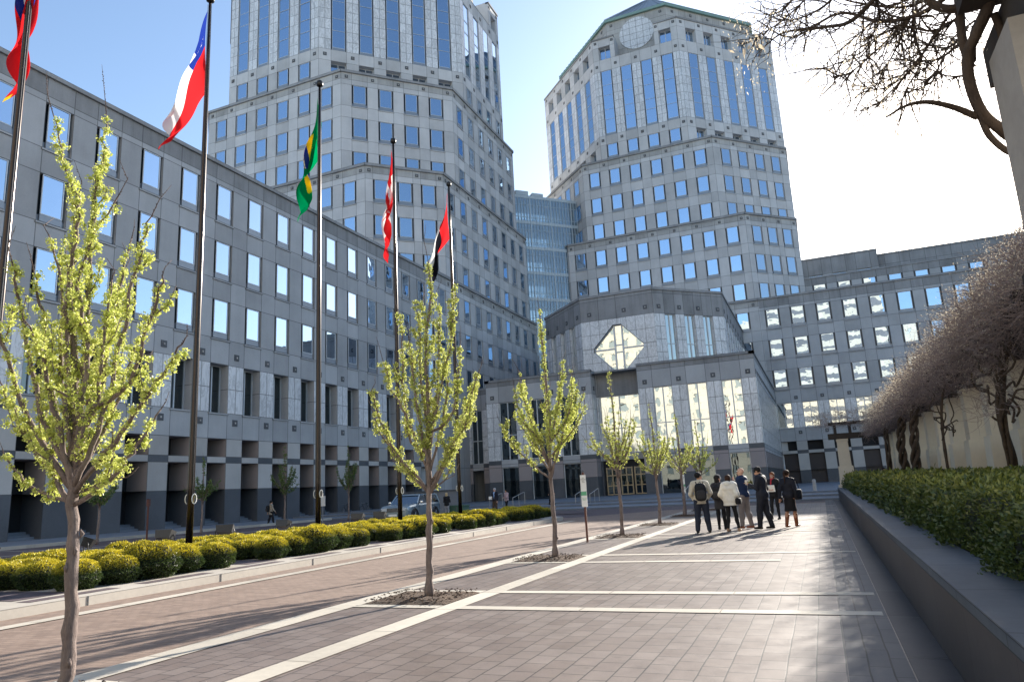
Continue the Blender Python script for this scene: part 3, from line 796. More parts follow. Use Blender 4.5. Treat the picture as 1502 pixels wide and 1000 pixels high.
def strip(x0, x1, y0, y1, z=.012):
    n = max(1, int(round(max(x1-x0, y1-y0)/1.5)))
    for k in range(n):
        if y1-y0 > x1-x0: a = y0+(y1-y0)*k/n; b = y0+(y1-y0)*(k+1)/n-.012; mb.face([(x0, a, z), (x1, a, z), (x1, b, z), (x0, b, z)], 'granite_band')
        else: a = x0+(x1-x0)*k/n; b = x0+(x1-x0)*(k+1)/n-.012; mb.face([(a, y0, z), (b, y0, z), (b, y1, z), (a, y1, z)], 'granite_band')
stone('granite_band', (.43, .39, .33), tone=.22, mott=.45, joint=0, rough=.85)
strip(-6.9, -6.52, -12, 40.5); strip(-5.13, -4.80, -12, 43.8)
for y in TY:
    strip(-6.52, -5.13, y-.82, y-.60, .0125); strip(-6.52, -5.13, y+.62, y+.84, .0125)
    strip(-4.80, .44 if y < 15 else -.9, y-.85, y-.60); strip(-4.80, .44, y+.60, y+.84)
strip(-11.12, -10.82, -12, 33)
struct(mb.build('paving_bands'))
# a long shallow drift of the far lane and its pale lines
mb = MB()
for x in (-21.5, -30.5): strip(x, x+.3, -12, 34, .014)
for y in (6, 14, 22, 30): strip(-36, -19.5, y, y+.25, .0135)
struct(mb.build('lane_lines'))
mb = MB()      # thin rim between plaza and planter
n = 40
for k in range(30): y = -8+k*1.9; mb.face([(.47, y, .01), (.78, y, .01), (.78, y+1.89, .01), (.47, y+1.89, .01)], 'planter_granite')
struct(mb.build('planter_kerb_strip'))
# tree pits with mulch
def pit(y):
    mb = MB(); rnd = random.Random(int(y*10)); nx, ny = 16, 14; x0, x1, y0, y1 = -6.5, -5.15, y-.6, y+.62
    V = []
    for j in range(ny+1):
        for i in range(nx+1):
            e = min(i, nx-i, j, ny-j); V.append((x0+(x1-x0)*i/nx, y0+(y1-y0)*j/ny, .014+(.0 if e == 0 else min(e, 3)*.012+rnd.random()*.022)))
    mb.sharefaces(V, [(j*(nx+1)+i, j*(nx+1)+i+1, (j+1)*(nx+1)+i+1, (j+1)*(nx+1)+i) for j in range(ny) for i in range(nx)], 'mulch')
    for _ in range(420):     # bark chips
        x = rnd.uniform(x0, x1); yy = rnd.uniform(y0, y1); a = rnd.random()*6.28; l = rnd.uniform(.012, .03); z = .05+rnd.random()*.025
        dx, dy = math.cos(a)*l, math.sin(a)*l
        mb.sharefaces([(x-dx, yy-dy, z), (x+dy*.4, yy-dx*.4, z+.012), (x+dx, yy+dy, z+.004), (x-dy*.4, yy+dx*.4, z-.004)], [(0, 1, 2, 3)], 'mulch')
    o = mb.build('mulch_bed'); o['kind'] = 'stuff'
for y in TY[1:]: pit(y)

# island: rounded slab with granite kerb, paving and shrubs
def island(x0, x1, ya, yb, inset):
    pts = [(x0+inset, ya), ]
    P = []
    xr = x1-inset; xl = x0+inset; r = (xr-xl)/2; cx = (xr+xl)/2
    P = [(xl, ya), (xr, ya)]
    for k in range(13):
        a = math.pi*k/12; P.append((cx+r*math.cos(a), yb+min(r, 2.6)*math.sin(a)))
    return P
mb = MB(); mb.prism(island(-18.9, -11.82, -14, 33.6, 0), -.02, .15, 'granite_kerb'); 
struct(mb.build('island_kerb'))
IS = island(-18.9, -11.82, -14, 33.6, .34)
sheet('island_paving', IS, .154, 'granite_kerb_top') if False else None
mb = MB(); mb.sharefaces([(*p, .154) for p in island(-18.9, -11.82, -14, 33.6, .012)], [tuple(range(15))], 'granite_kerb'); struct(mb.build('island_top'))
mb = MB()
y = -12.
while y < 33: 
    mb.face([(-12.55, y, .158), (-12.2, y, .158), (-12.2, y+1.7, .158), (-12.55, y+1.7, .158)], 'dark_brick'); y += 2.25
for k in range(-2, 7): y = 8.85+5.45*k; mb.face([(-18.5, y-.52, .16), (-12.75, y-.52, .16), (-12.75, y+.52, .16), (-18.5, y+.52, .16)], 'dark_brick')
struct(mb.build('island_brick'))
mb = MB()
for y in range(-12, 34, 3): mb.box((-11.835, y-.008, 0), (-11.81, y+.008, .152), 'medallion')
struct(mb.build('kerb_joints'))
# platform and steps before the buildings
mb = MB()
for z0, z1, y in ((-.05, .11, 48.), (.11, .23, 53.), (.23, .35, 58.)):
    mb.box((-44, y, z0-.1), (.9, 121.3 if z1 > .3 else y+5.2, z1), 'step_granite')
mb.box((.9, 62, -.1), (86, 121.3, .33), 'step_granite')
struct(mb.build('entrance_steps'))
mb = MB(); mb.box((-44, -20, -.05), (-36.2, 47.9, .13), 'step_granite'); struct(mb.build('pavement'))
mb = MB()
for y in range(-20, 48, 2): mb.box((-36.22, y, -.03), (-36.0, y+1.98, .16), 'granite_band')
struct(mb.build('pavement_kerb'))
# low granite wall in front of the pavilion
B = Bld(); mb = MB(); mb.box((-30.5, 49.5, 0), (-25.6, 49.9, 1.75), 'step_granite'); mb.box((-30.6, 49.4, 1.75), (-25.5, 50.0, 1.85), 'planter_coping')
tag(mb.build('low_wall'), 'plain blue grey granite wall beside the entrance steps behind the fourth flagpole', 'wall')

# ---------------------------------------------------------------- planter, hedge
mb = MB()
y = -6.
while y < 47:
    y1 = min(y+1.5, 47); mb.box((.78, y, -.02), (1.02, y1, .64), 'planter_granite', '-y+y' if y > -6 and y1 < 47 else ''); y = y1
y = -6.
while y < 47: 
    y1 = min(y+1.5, 47); mb.box((.755, y, .64), (1.25, y1, .72), 'planter_coping', '-y+y' if y > -6 and y1 < 47 else ''); y = y1
mb.box((1.02, 46.7, -.02), (9, 47, .7), 'planter_granite')
mb.box((1.25, -6, .5), (9, 46.7, .62), 'mulch')
tag(mb.build('planter_wall'), 'long low granite planter wall with blue grey coping along the right of the plaza', 'planter')
def hedge():
    rnd = random.Random(5); mb = MB()
    def surf(x0, x1, y0, y1, zt, dens, cell, size):
        pass
    # leaf sprays over the two visible faces, denser and finer close to the viewer
    def bulge(y, s): return .07*math.sin(y*2.1+s)+.05*math.sin(y*5.3+s*2)+.03*math.sin(y*11+s)
    def spray(p, n, sc, tip):
        n = Vector(n).normalized()
        for _ in range(3):
            a = Vector((rnd.gauss(0, 1), rnd.gauss(0, 1), rnd.gauss(0, 1)+.5)); a = (a+n*.8).normalized()
            b = a.orthogonal().normalized(); b.rotate(Matrix.Rotation(rnd.random()*6.28, 3, a))
            q = Vector(p)+Vector((rnd.gauss(0, sc*.5), rnd.gauss(0, sc*.5), rnd.gauss(0, sc*.4)))
            mb.sharefaces([q-b*sc*.28, q+a*sc*.5+b*sc*.28, q+a*sc*1.2, q+a*sc*.45-b*sc*.28], [(0, 1, 2, 3)], 'hedge_leaf', rnd.random(), tip*rnd.random())
    X0, X1, ZT, ZB = 1.28, 3.9, 1.30, .70
    y = 2.2
    while y < 47:
        step = .032 if y < 9 else (.05 if y < 16 else (.08 if y < 28 else .13)); sc = step*1.15
        h = 0.
        z = ZB
        while z < ZT:
            r = (z-ZB)/(ZT-ZB); x = X0+bulge(y, z*4)+.10*r*r+(.12 if r > .85 else 0)*(r-.85)/.15
            spray((x+rnd.gauss(0, .03), y+rnd.uniform(-step, step), z), (-1, 0, .3), sc, .35 if r > .6 else .05); z += step  # upper front takes some of the painted sun colour
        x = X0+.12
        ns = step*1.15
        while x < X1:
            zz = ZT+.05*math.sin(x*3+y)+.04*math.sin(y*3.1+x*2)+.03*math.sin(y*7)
            spray((x, y+rnd.uniform(-step, step), zz+rnd.gauss(0, .02)), (0, 0, 1), sc, .95); x += ns  # top sprays coloured yellow-green as if sunlit
        y += step
    # woody core so that nothing shows through
    mb.box((X0+.10, 1.5, .55), (X1, 46.6, ZT-.06), 'hedge_core')
    return mb
plain('hedge_core', (.012, .018, .006), .9)
tag(hedge().build('hedge'), 'long clipped dark green yew hedge growing in the granite planter', 'hedge')

# ---------------------------------------------------------------- round shrubs
def shrub_mesh(seed, detail):
    rnd = random.Random(seed); mb = MB()
    n = 2600 if detail else 900; sc = .034 if detail else .058
    rx, ry, rz = .47, .45, .32
    ph = [rnd.random()*6.28 for _ in range(6)]
    def rad(d): return 1+.07*math.sin(d.x*5+ph[0])+.06*math.sin(d.y*6+ph[1])+.05*math.sin(d.z*7+ph[2])+.03*math.sin(d.x*13+d.z*9+ph[3])
    for k in range(n):
        z = 1-2*(k+.5)/n; r = math.sqrt(max(0, 1-z*z)); t = k*2.39996+rnd.gauss(0, .05)
        d = Vector((r*math.cos(t), r*math.sin(t), z))
        if z < -.85: continue
        R = rad(d)*rnd.uniform(.93, 1.03); p = Vector((d.x*rx*R, d.y*ry*R, .27+d.z*rz*R))
        if p.z < .01: continue
        for _ in range(3):
            a = (d+Vector((rnd.gauss(0, .6), rnd.gauss(0, .6), rnd.gauss(.25, .6)))).normalized(); b = a.orthogonal().normalized(); b.rotate(Matrix.Rotation(rnd.random()*6.28, 3, a))
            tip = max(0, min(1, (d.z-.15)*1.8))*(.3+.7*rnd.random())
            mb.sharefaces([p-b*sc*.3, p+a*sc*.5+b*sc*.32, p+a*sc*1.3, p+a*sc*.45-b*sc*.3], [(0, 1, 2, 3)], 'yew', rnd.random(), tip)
    V = []; F = []; N = 14; Mm = 9
    for j in range(Mm+1):
        for i in range(N):
            th = math.pi*j/Mm; f = 2*math.pi*i/N; d = Vector((math.sin(th)*math.cos(f), math.sin(th)*math.sin(f), math.cos(th))); R = rad(d)*.9
            V.append((d.x*rx*R, d.y*ry*R, max(.0, .27+d.z*rz*R)))
    for j in range(Mm):
        for i in range(N): F.append((j*N+i, j*N+(i+1) % N, (j+1)*N+(i+1) % N, (j+1)*N+i))
    mb.sharefaces(V, F, 'hedge_core')
    return mb.mesh('round_shrub')
SH = [shrub_mesh(s, True) for s in (1, 2, 3)]; SF = [shrub_mesh(s, False) for s in (4, 5, 6)]
rnd = random.Random(3)
names = ['nearest', 'second', 'third', 'fourth', 'fifth', 'farthest shaded']
for g in range(-1, 5):
    ya = 9.5+5.45*g; yb = ya+4.0
    for r in range(5):
        x = -13.2-r*.93; k = 0; y = ya+.25
        while y < yb+.2:
            me = rnd.choice(SH if y < 21 and r < 3 else SF)
            s = rnd.uniform(.84, 1.02) if not (r == 0 and k == 2) else 1.24
            o = link(me, 'round_shrub', None, (x+rnd.uniform(-.07, .07), y+rnd.uniform(-.06, .06), .15))
            o.scale = (s, s*rnd.uniform(.95, 1.05), s*rnd.uniform(.84, .98)); o.rotation_euler = (0, 0, rnd.random()*6.28)
            where = ['front', 'second', 'middle', 'fourth', 'back'][r]
            tag(o, 'yellow topped yew shrub, %s from the near end, %s row, %s island bed' % (['first', 'second', 'third', 'fourth', 'fifth', 'sixth', 'seventh'][k], where, names[g+1]), 'shrub', 'round shrubs on the island')
            y += .84*s if s < 1.2 else .98; k += 1

# ---------------------------------------------------------------- flagpoles and flags
def pole(Y, i, nm):
    t = thing('flagpole', 'tall dark bronze flagpole %s' % nm, 'flagpole', (-15.8, Y, .15), 0, 'flagpoles along the island')
    H = 16.9
    mb = MB(); mb.smooth = True; mb.lathe([(.092, 0), (.09, 2), (.084, 6), (.072, 11), (.056, 15), (.046, H)], 'pole_bronze', 20); mb.build('shaft', t)
    mb = MB(); mb.lathe([(.19, 0), (.19, .03), (.15, .10), (.138, .16)], 'pole_bronze', 20); mb.build('base_collar', t)
    mb = MB(); mb.smooth = True; mb.lathe([(.06, H), (.12, H+.02), (.13, H+.12), (.11, H+.2), (.03, H+.24)], 'pole_cap', 16); mb.build('cap', t)
    mb = MB(); mb.tube([(.10, -.03, 1.6), (.06, -.03, H-.1)], .008, 'sign_text', 4); mb.tube([(-.10, -.03, 1.6), (-.06, -.03, H-.1)], .008, 'sign_text', 4); mb.build('halyard', t)
    for s in (-1, 1):
        mb = MB(); mb.tube([(s*.10, 0, 1.50), (s*.12, 0, 1.72)], .012, 'brass', 5)
        P = [(s*.125+.02*math.cos(a), .05*math.cos(a)*1.2, 1.62+.13*math.sin(a)) for a in [k*math.pi/6 for k in range(13)]]; mb.tube(P, .012, 'paper', 5, cap=False); mb.build('cleat', t)
PY = [9.5, 14.87, 20.3, 25.5, 30.8]
for i, (y, nm) in enumerate(zip(PY, ['at the left edge of the picture', 'flying the blue, white and red flag', 'flying the green and yellow flag', 'flying the red and white flag', 'flying the red, green, white and black flag'])): pole(y, i, nm)
for nm, c in dict(fl_red=(.62, .02, .025), fl_white=(.78, .78, .78), fl_blue=(.015, .035, .25), fl_green=(.0, .20, .07), fl_yellow=(.80, .55, .02), fl_black=(.01, .01, .015), fl_orange=(.85, .28, .10)).items():
    t = NT(nm); d = t.n('BsdfDiffuse'); d.inputs[0].default_value = c4(c); tr = t.n('BsdfTranslucent'); tr.inputs[0].default_value = c4(c)
    mx = t.n('MixShader'); mx.inputs[0].default_value = .5; t.l(d.outputs[0], mx.inputs[1]); t.l(tr.outputs[0], mx.inputs[2]); MATS[nm] = t.done(mx)
def star(u, v, cu, cv, r, asp):
    x = (u-cu)*asp; y = v-cv; d = math.hypot(x, y)
    if d > r: return False
    a = (math.atan2(x, -y)) % (2*math.pi/5); a = min(a, 2*math.pi/5-a)
    k = .4; return d < r*k/(k*math.cos(a)+ (1-k*math.cos(math.pi/5))/math.sin(math.pi/5)*math.sin(a)*1.0) if a >= 0 else False
def flag(Y, ztop, A, D, hh, pat, folds, amp, label, Bq=.25, cmp_=.75, ox=-.1, xs=-1):
    mb = MB(); mb.smooth = True; NU, NV = 96, 60; V = []
    for j in range(NV+1):
        for i in range(NU+1):
            u = i/NU; v = j/NV
            x = ox+xs*(A*u+Bq*math.sin(math.pi*min(1, u*1.15))*(v-.25)+.05*math.sin(7*u+4*v))
            z = ztop-hh*v*(1-cmp_*u)-D*(u**1.05)-.12*math.sin(u*5+v*3)*u
            yy = amp*math.sin(folds*v*math.pi+u*3.)*min(1, u*4)+.16*math.sin(u*9+v*2)*u
            V.append((x+.10*math.sin(folds*v*math.pi*1.3+1)*min(1, u*3), yy, z))
    i0 = len(mb.v); mb.v.extend(V)
    for j in range(NV):
        for i in range(NU):
            f = (j*(NU+1)+i, (j+1)*(NU+1)+i, (j+1)*(NU+1)+i+1, j*(NU+1)+i+1)
            mb.f.append(f); mb.m.append(mb.mi(pat((i+.5)/NU, (j+.5)/NV))); mb.uv.extend([(9, 9)]*4); mb.sz.extend([(18, 18)]*4); mb.tn.extend([.5]*4); mb.tip.extend([0]*4)
    o = mb.build('flag', None, (-15.8, Y, 0)); tag(o, label, 'flag', 'flags hanging from the poles'); return o
def p_red(u, v):
    if star(u, v, .27, .66, .17, 1.5): return 'fl_white'
    if u < .5 and v > .3: return 'fl_blue'
    if u > .96 and v > .9: return 'fl_yellow'
    return 'fl_red'
def p_tri(u, v):
    if star(u, v, .165, .25, .13, 1.5): return 'fl_white'
    if v < .5: return 'fl_blue' if u < .36 else 'fl_white'
    return 'fl_red'
def p_rh(u, v):
    if math.hypot((u-.5)*1.43, v-.5) < .25: return 'fl_white' if abs(math.hypot((u-.42)*1.43, v-.95)-.55) < .028 else 'fl_blue'
    if abs(u-.5)/.42+abs(v-.5)/.39 < 1: return 'fl_yellow'
    return 'fl_green'
def p_leaf(u, v):
    if u < .25 or u > .75: return 'fl_red'
    x = abs(u-.5)*2; y = v-.5
    w = max(0, .22-abs(y+.02)*.9+(.09 if abs((y*9) % 1-.5) < .25 else 0)) if -.32 < y < .2 else (.02 if y < .36 and y >= .2 else 0)
    return 'fl_red' if x < w else 'fl_white'
def p_bands(u, v):
    if u < .3: return 'fl_red'
    return 'fl_green' if v < .3 else ('fl_white' if v < .5 else 'fl_black')
flag(9.5, 15.9, .45, 3.6, 2.4, p_red, 2.2, .16, 'red flag with a blue canton and white star, at the left edge', .55, .4, .22)
flag(14.87, 16.75, 1.40, 3.3, 2.4, p_tri, 2.6, .16, 'blue, white and red flag with a white star swept down to the left', -.72, .55)
flag(20.3, 16.6, .55, 3.1, 2.6, p_rh, 2.6, .2, 'green flag with a yellow lozenge and blue disc hanging in folds', .75, .3)
flag(25.5, 16.75, .28, 3.2, 2.4, p_leaf, 3.0, .12, 'red and white flag with a red leaf hanging limp', .5, .15)
flag(30.8, 16.7, 1.0, 3.0, 2.5, p_bands, 2.4, .15, 'red, green, white and black banded flag hanging limp', .6, .2)

# ---------------------------------------------------------------- floodlights by the poles
def flood(x, y, rz, lab):
    t = thing('floodlight', lab, 'floodlight', (x, y, .15), rz, 'floodlights behind the shrubs')
    mb = MB()
    for s in (-1, 1): mb.tube([(s*.30, 0, 0), (s*.30, 0, .55), (s*.27, 0, .62)], .02, 'lamp_black', 6)
    mb.tube([(-.30, 0, .04), (.30, 0, .04)], .02, 'lamp_black', 6); mb.build('bracket', t)
    mb = MB(); T = Matrix.Translation((0, 0, .62)) @ Matrix.Rotation(R_(-22), 4, 'X')
    pr = [(-.30, -.16), (.30, -.16), (.30, .10), (.20, .20), (-.20, .20), (-.30, .10)]
    top = [T @ Vector((x_*.95, y_, .11)) for x_, y_ in pr]; bot = [T @ Vector((x_*.8, y_*.8, -.13)) for x_, y_ in pr]
    for k in range(6): mb.face([bot[k], bot[(k+1) % 6], top[(k+1) % 6], top[k]], 'lamp_black')
    mb.face(bot[::-1], 'lamp_black'); mb.build('housing', t)
    mb = MB(); mb.face([T @ Vector((x_*.88, y_*.88, .115)) for x_, y_ in pr], 'lamp_lens'); mb.build('lens', t)
FLD = [(-18.6, 11.4, .3, 'near the first round shrub bed, behind the nearest tree trunk'), (-18.6, 14.0, -.5, 'left of the second flagpole'), (-18.6, 16.6, .2, 'with pale lens, right of the second flagpole'), (-18.6, 19.0, .6, 'black and angled, left of the third flagpole'),
       (-18.6, 21.9, 0, 'with pale lens, right of the third flagpole'), (-18.6, 26.6, .2, 'just left of the fourth flagpole and below the car'), (-18.4, 28.0, .2, 'just right of the fourth flagpole')]
for x, y, rz, s in FLD: flood(x, y, rz, 'box floodlight on a bracket '+s)

# ---------------------------------------------------------------- signs, posts, rails, box
def textobj(s, size, mat, parent, loc, rot=(R_(90), 0, 0)):
    cu = bpy.data.curves.new('lettering', 'FONT'); cu.body = s; cu.size = size; cu.extrude = .001; cu.align_x = 'CENTER'; cu.space_line = .95
    o = bpy.data.objects.new('tmp', cu); COL.objects.link(o); dg = bpy.context.evaluated_depsgraph_get()
    me = bpy.data.meshes.new_from_object(o.evaluated_get(dg)); bpy.data.objects.remove(o)
    me.materials.clear(); me.materials.append(MATS[mat]); q = link(me, 'lettering', parent, loc); q.rotation_euler = rot; return q
def parking_sign(x, y, lab):
    t = thing('street_sign', lab, 'sign', (x, y, .0))
    mb = MB(); mb.box((-.03, -.015, 0), (.03, .015, 1.95), 'sign_post'); mb.build('post', t)
    mb = MB(); mb.box((-.085, -.03, 1.42), (.085, -.017, 1.88), 'sign_white'); a = mb.build('upper_plate', t)
    textobj('NO\nPARKING\nANY\nTIME', .042, 'sign_text', a, (0, -.033, 1.78))
    mb = MB(); mb.box((-.085, -.03, .98), (.085, -.017, 1.415), 'sign_white'); mb.box((-.084, -.034, 1.30), (.084, -.031, 1.41), 'sign_green'); a = mb.build('lower_plate', t)
    textobj('PICK UP\nONLY', .036, 'sign_green', a, (0, -.033, 1.2))
    mb = MB(); mb.smooth = True; mb.lathe([(.0, 1.95), (.03, 1.96), (.03, 2.0), (.0, 2.03)], 'sign_text', 8); mb.build('finial', t)
parking_sign(-6.35, 20.2, 'white and green parking sign on a brown post beside the third tree')
parking_sign(-6.35, 36.6, 'distant white and green parking sign on a post left of the standing people')
t = thing('street_sign', 'small white sign plate on a steel post before the arcade', 'sign', (-32.6, 42.4, 0))
mb = MB(); mb.tube([(0, 0, 0), (0, 0, 1.9)], .03, 'post_steel', 8); mb.build('post', t)
mb = MB(); mb.box((-.24, -.04, 1.15), (.24, -.03, 1.85), 'sign_white'); a = mb.build('plate', t)
mb = MB(); 
for k in range(4): mb.box((-.17, -.043, 1.3+.13*k), (.17, -.041, 1.34+.13*k), 'sign_text')
t = thing('street_post', 'thin brown post on the far pavement left of the second flagpole', 'post', (-30.6, 26.2, 0)); mb = MB(); mb.tube([(0, 0, 0), (0, 0, 2.0)], .045, 'sign_post', 8); mb.build('shaft', t); mb = MB(); mb.box((-.07, -.06, 1.7), (.07, .06, 2.05), 'sign_post'); mb.build('head', t)
def rail(x, y, lab):
    t = thing('handrail', lab, 'handrail', (x, y, .0), 0, 'handrails on the entrance steps')
    mb = MB(); mb.tube([(0, 0, .1), (0, 0, .95), (.0, 2.4, 1.35), (0, 2.6, 1.35), (0, 2.6, .3)], .03, 'steel_rail', 8); mb.build('rail', t)
    mb = MB(); mb.tube([(0, 1.3, .2), (0, 1.3, 1.15)], .025, 'steel_rail', 8); mb.build('post', t)
for x, s in ((-25.7, 'at the left end of the entrance steps'), (-23.6, 'left of the third tree trunk on the entrance steps'), (-18.2, 'to the right of the third tree trunk before the entrance'), (-17.0, 'before the bronze entrance doors'), (-9.5, 'left of the standing people on the steps'), (-8.6, 'closest to the standing people on the steps')):
    rail(x, 55.5, 'steel handrail '+s)
mb = MB(); mb.box((-21.9, 41.2, 0), (-20.9, 42.0, .75), 'box_green'); mb.box((-21.95, 41.15, .75), (-20.85, 42.05, .82), 'box_green'); mb.box((-21.42, 41.18, .1), (-21.38, 41.2, .7), 'sign_text'); tag(mb.build('utility_box'), 'green metal utility cabinet beside the shaded shrubs', 'utility box')
mb = MB()
pts = [(-20.6, 46.6, .0), (-18.0, 46.6, 0), (-18.0, 47.5, .0), (-20.6, 47.5, .0)]
mb.prism([(p[0], p[1]) for p in pts], 0, .28, 'granite_band'); tag(mb.build('stone_block'), 'low pale stone slab before the entrance steps', 'stone block')
t = thing('bollard', 'short pale granite bollard at the far end of the hedge', 'bollard', (-.6, 60, .35)); mb = MB(); mb.lathe([(.14, 0), (.14, .75), (.10, .85), (.0, .87)], 'light_limestone', 12); mb.build('shaft', t)
# ---------------------------------------------------------------- street trees: upswept limbs with dense pale green clusters
def cr(pts, n):
    """smooth path through the points"""
    P = [Vector(p) for p in pts]; out = []
    P = [P[0]*2-P[1]]+P+[P[-1]*2-P[-2]]
    for i in range(1, len(P)-2):
        for k in range(n):
            t = k/n; a, b, c, d = P[i-1], P[i], P[i+1], P[i+2]
            out.append(.5*((2*b)+(c-a)*t+(2*a-5*b+4*c-d)*t*t+(3*b-a-3*c+d)*t**3))
    out.append(P[-2]); return out
def plen(P): return sum((b-a).length for a, b in zip(P, P[1:]))
def along(P, s):
    for a, b in zip(P, P[1:]):
        l = (b-a).length
        if s <= l: return a.lerp(b, s/max(l, 1e-6)), (b-a).normalized()
        s -= l
    return P[-1].copy(), (P[-1]-P[-2]).normalized()
def cluster(mb, p, R, n, lf, rnd, mat, el=1.):
    r = R*.62; a_ = rnd.random()*6.28; ca, sa = math.cos(a_)*r, math.sin(a_)*r
    mb.sharefaces([p+Vector(q) for q in ((ca, sa, 0), (-sa, ca, 0), (-ca, -sa, 0), (sa, -ca, 0), (0, 0, r), (0, 0, -r))],
                  [(0, 1, 4), (1, 2, 4), (2, 3, 4), (3, 0, 4), (1, 0, 5), (2, 1, 5), (3, 2, 5), (0, 3, 5)], mat, rnd.random()*.4)
    for k in range(n):
        d = Vector((rnd.gauss(0, 1), rnd.gauss(0, 1), rnd.gauss(0, 1))).normalized()
        c = p+Vector((d.x, d.y, d.z*el))*R*rnd.uniform(.55, .95)
        a = (d+Vector((rnd.gauss(0, .5), rnd.gauss(0, .5), rnd.gauss(0, .5)))).normalized(); b = a.orthogonal().normalized(); b.rotate(Matrix.Rotation(rnd.random()*6.28, 3, a))
        mb.sharefaces([c-b*lf*.45, c+a*lf*.55+b*lf*.5, c+a*lf*1.15, c+a*lf*.5-b*lf*.5], [(0, 1, 2, 3)], mat, rnd.random())
def street_tree(base, limbs, trunk, seed, label, r0=.085, cR=.05, cn=26, lf=.022, dens=1., mat='blossom', group='flowering trees in the row of mulch beds', bare=.16, sub=True, clone=None, sidelen=1.):
    rnd = random.Random(seed); base = Vector(base)
    t = thing('flowering_tree', label, 'tree', base, 0, group)
    wd = MB(); wd.smooth = True; cl = MB()
    T = cr([Vector(p)-base for p in trunk], 6); n = len(T)
    T = [p+Vector((rnd.gauss(0, .008), rnd.gauss(0, .008), 0)) if 0 < i < n-1 else p for i, p in enumerate(T)]
    forkz = min((Vector(l[0])-base).z for l in limbs)
    rad = []
    for i, p in enumerate(T):
        f = p.z/max(T[-1].z, .1)
        r = r0*(1-.25*min(1, p.z/forkz)) if p.z <= forkz else r0*.62*(1-(p.z-forkz)/(T[-1].z-forkz+.01))+.012
        if p.z < .15: r *= 1.25
        rad.append(r*(1+.09*math.sin(i*2.7+seed)+rnd.gauss(0, .03)))
    tb = MB(); tb.smooth = True
    Tf = [p for p in T if p.z <= forkz+.05]; tb.tube(T, rad, 'bark', 12)
    for k in range(5):         # knots
        p, d = along(T, rnd.uniform(.3, forkz)); a = rnd.random()*6.28; rr = r0*.85
        c = p+Vector((math.cos(a)*rr, math.sin(a)*rr, 0)); tb.tube([c-Vector((0, 0, .035)), c+Vector((math.cos(a)*.018, math.sin(a)*.018, 0)), c+Vector((0, 0, .035))], [.006, .018, .008], 'bark', 7)
    def clothe(P, s0, s1, R, dn):
        s = s0
        while s < s1:
            p, d = along(P, s); R_c = R*rnd.uniform(.65, 1.25)
            o = d.orthogonal().normalized(); o.rotate(Matrix.Rotation(rnd.random()*6.28, 3, d))
            if rnd.random() < .93: cluster(cl, p+o*R_c*rnd.uniform(.2, 1.1), R_c, cn, lf, rnd, mat)
            if rnd.random() < .45:
                o2 = -o; o2.rotate(Matrix.Rotation(rnd.gauss(0, .8), 3, d)); cluster(cl, p+o2*R_c*rnd.uniform(.3, 1.0), R_c*.9, cn, lf, rnd, mat)
            s += R*rnd.uniform(1.0, 2.1)/dn
    def buds(P, s0, s1):
        s = s0
        while s < s1:
            p, d = along(P, s); o = d.orthogonal().normalized(); o.rotate(Matrix.Rotation(rnd.random()*6.28, 3, d))
            wd.tube([p, p+o*.012+d*.012], [.006, .002], 'whip', 3); s += .028
    for li, lm in enumerate(limbs + [None]):
        if lm is None: P = [p for p in T if p.z > forkz]
        else: P = cr([Vector(p)-base for p in lm], 5)
        if len(P) < 3: continue
        L = plen(P); rb = min(.021, .009+.0065*L) if lm is not None else 0
        k = len(P)
        P = [p+Vector((rnd.gauss(0, .012), rnd.gauss(0, .012), rnd.gauss(0, .006))) if 0 < i < k-1 else p for i, p in enumerate(P)]
        if lm is not None: wd.tube(P, [rb*(1-i/k)**.8+.004 for i in range(k)], 'bark', 6)
        # bare whip at the end
        p, d = P[-1], (P[-1]-P[-2]).normalized(); wl = rnd.uniform(.15, .45)*(L/2.6)
        W = [p, p+d*wl*.5+Vector((rnd.gauss(0, .02), rnd.gauss(0, .02), .03)), p+d*wl+Vector((rnd.gauss(0, .05), rnd.gauss(0, .05), .08))]
        wd.tube(W, [.006, .004, .002], 'whip', 4); buds(W, 0, wl)
        s0 = L*.20 if lm is not None else L*.12
        clothe(P, s0, L, cR, dens)
        if sub:
            for q in range(int(L*2.5*dens**.5)):
                s = rnd.uniform(.12, .85)*L; p, d = along(P, s)
                o = d.orthogonal().normalized(); o.rotate(Matrix.Rotation(rnd.random()*6.28, 3, d))
                l = rnd.uniform(.15, .62)*(1-.45*s/L)*sidelen; e = (d*.75+o*.75+Vector((0, 0, .45))).normalized()
                Q = [p, p+e*l*.5+Vector((0, 0, -.0)), p+(e+Vector((0, 0, .5))).normalized()*l]
                wd.tube(Q, [.009, .006, .003], 'bark', 4)
                r_ = rnd.random()
                if r_ < .80: clothe(Q, l*.15, l*.98, cR*.9, dens*.95)
                elif r_ < .9: buds(Q, 0, l)
    tb.build('trunk', t); wd.build('branches', t); cl.build('crown', t)
    return t
rnd = random.Random(21)
def limbs_px(base, Y, lines, seed, spread=.5):
    r = random.Random(seed); out = []
    for ln in lines:
        e = r.uniform(-1, 1)*spread; n = len(ln)-1; c = []
        if r.random() < .68 and ln[0][1] > 690 and ln[1][1] < ln[0][1]-60:      # many limbs leave the stem higher up
            y_ = r.uniform(ln[1][1]+25, ln[0][1]-8); ln = [(ln[0][0]+(y_-ln[0][1])*.002, y_)]+list(ln[1:])
        for i, (x, y) in enumerate(ln):
            p = at(x, y, Y+e*(i/n)**1.2 if n else Y); c.append(p)
        out.append(c)
    return out
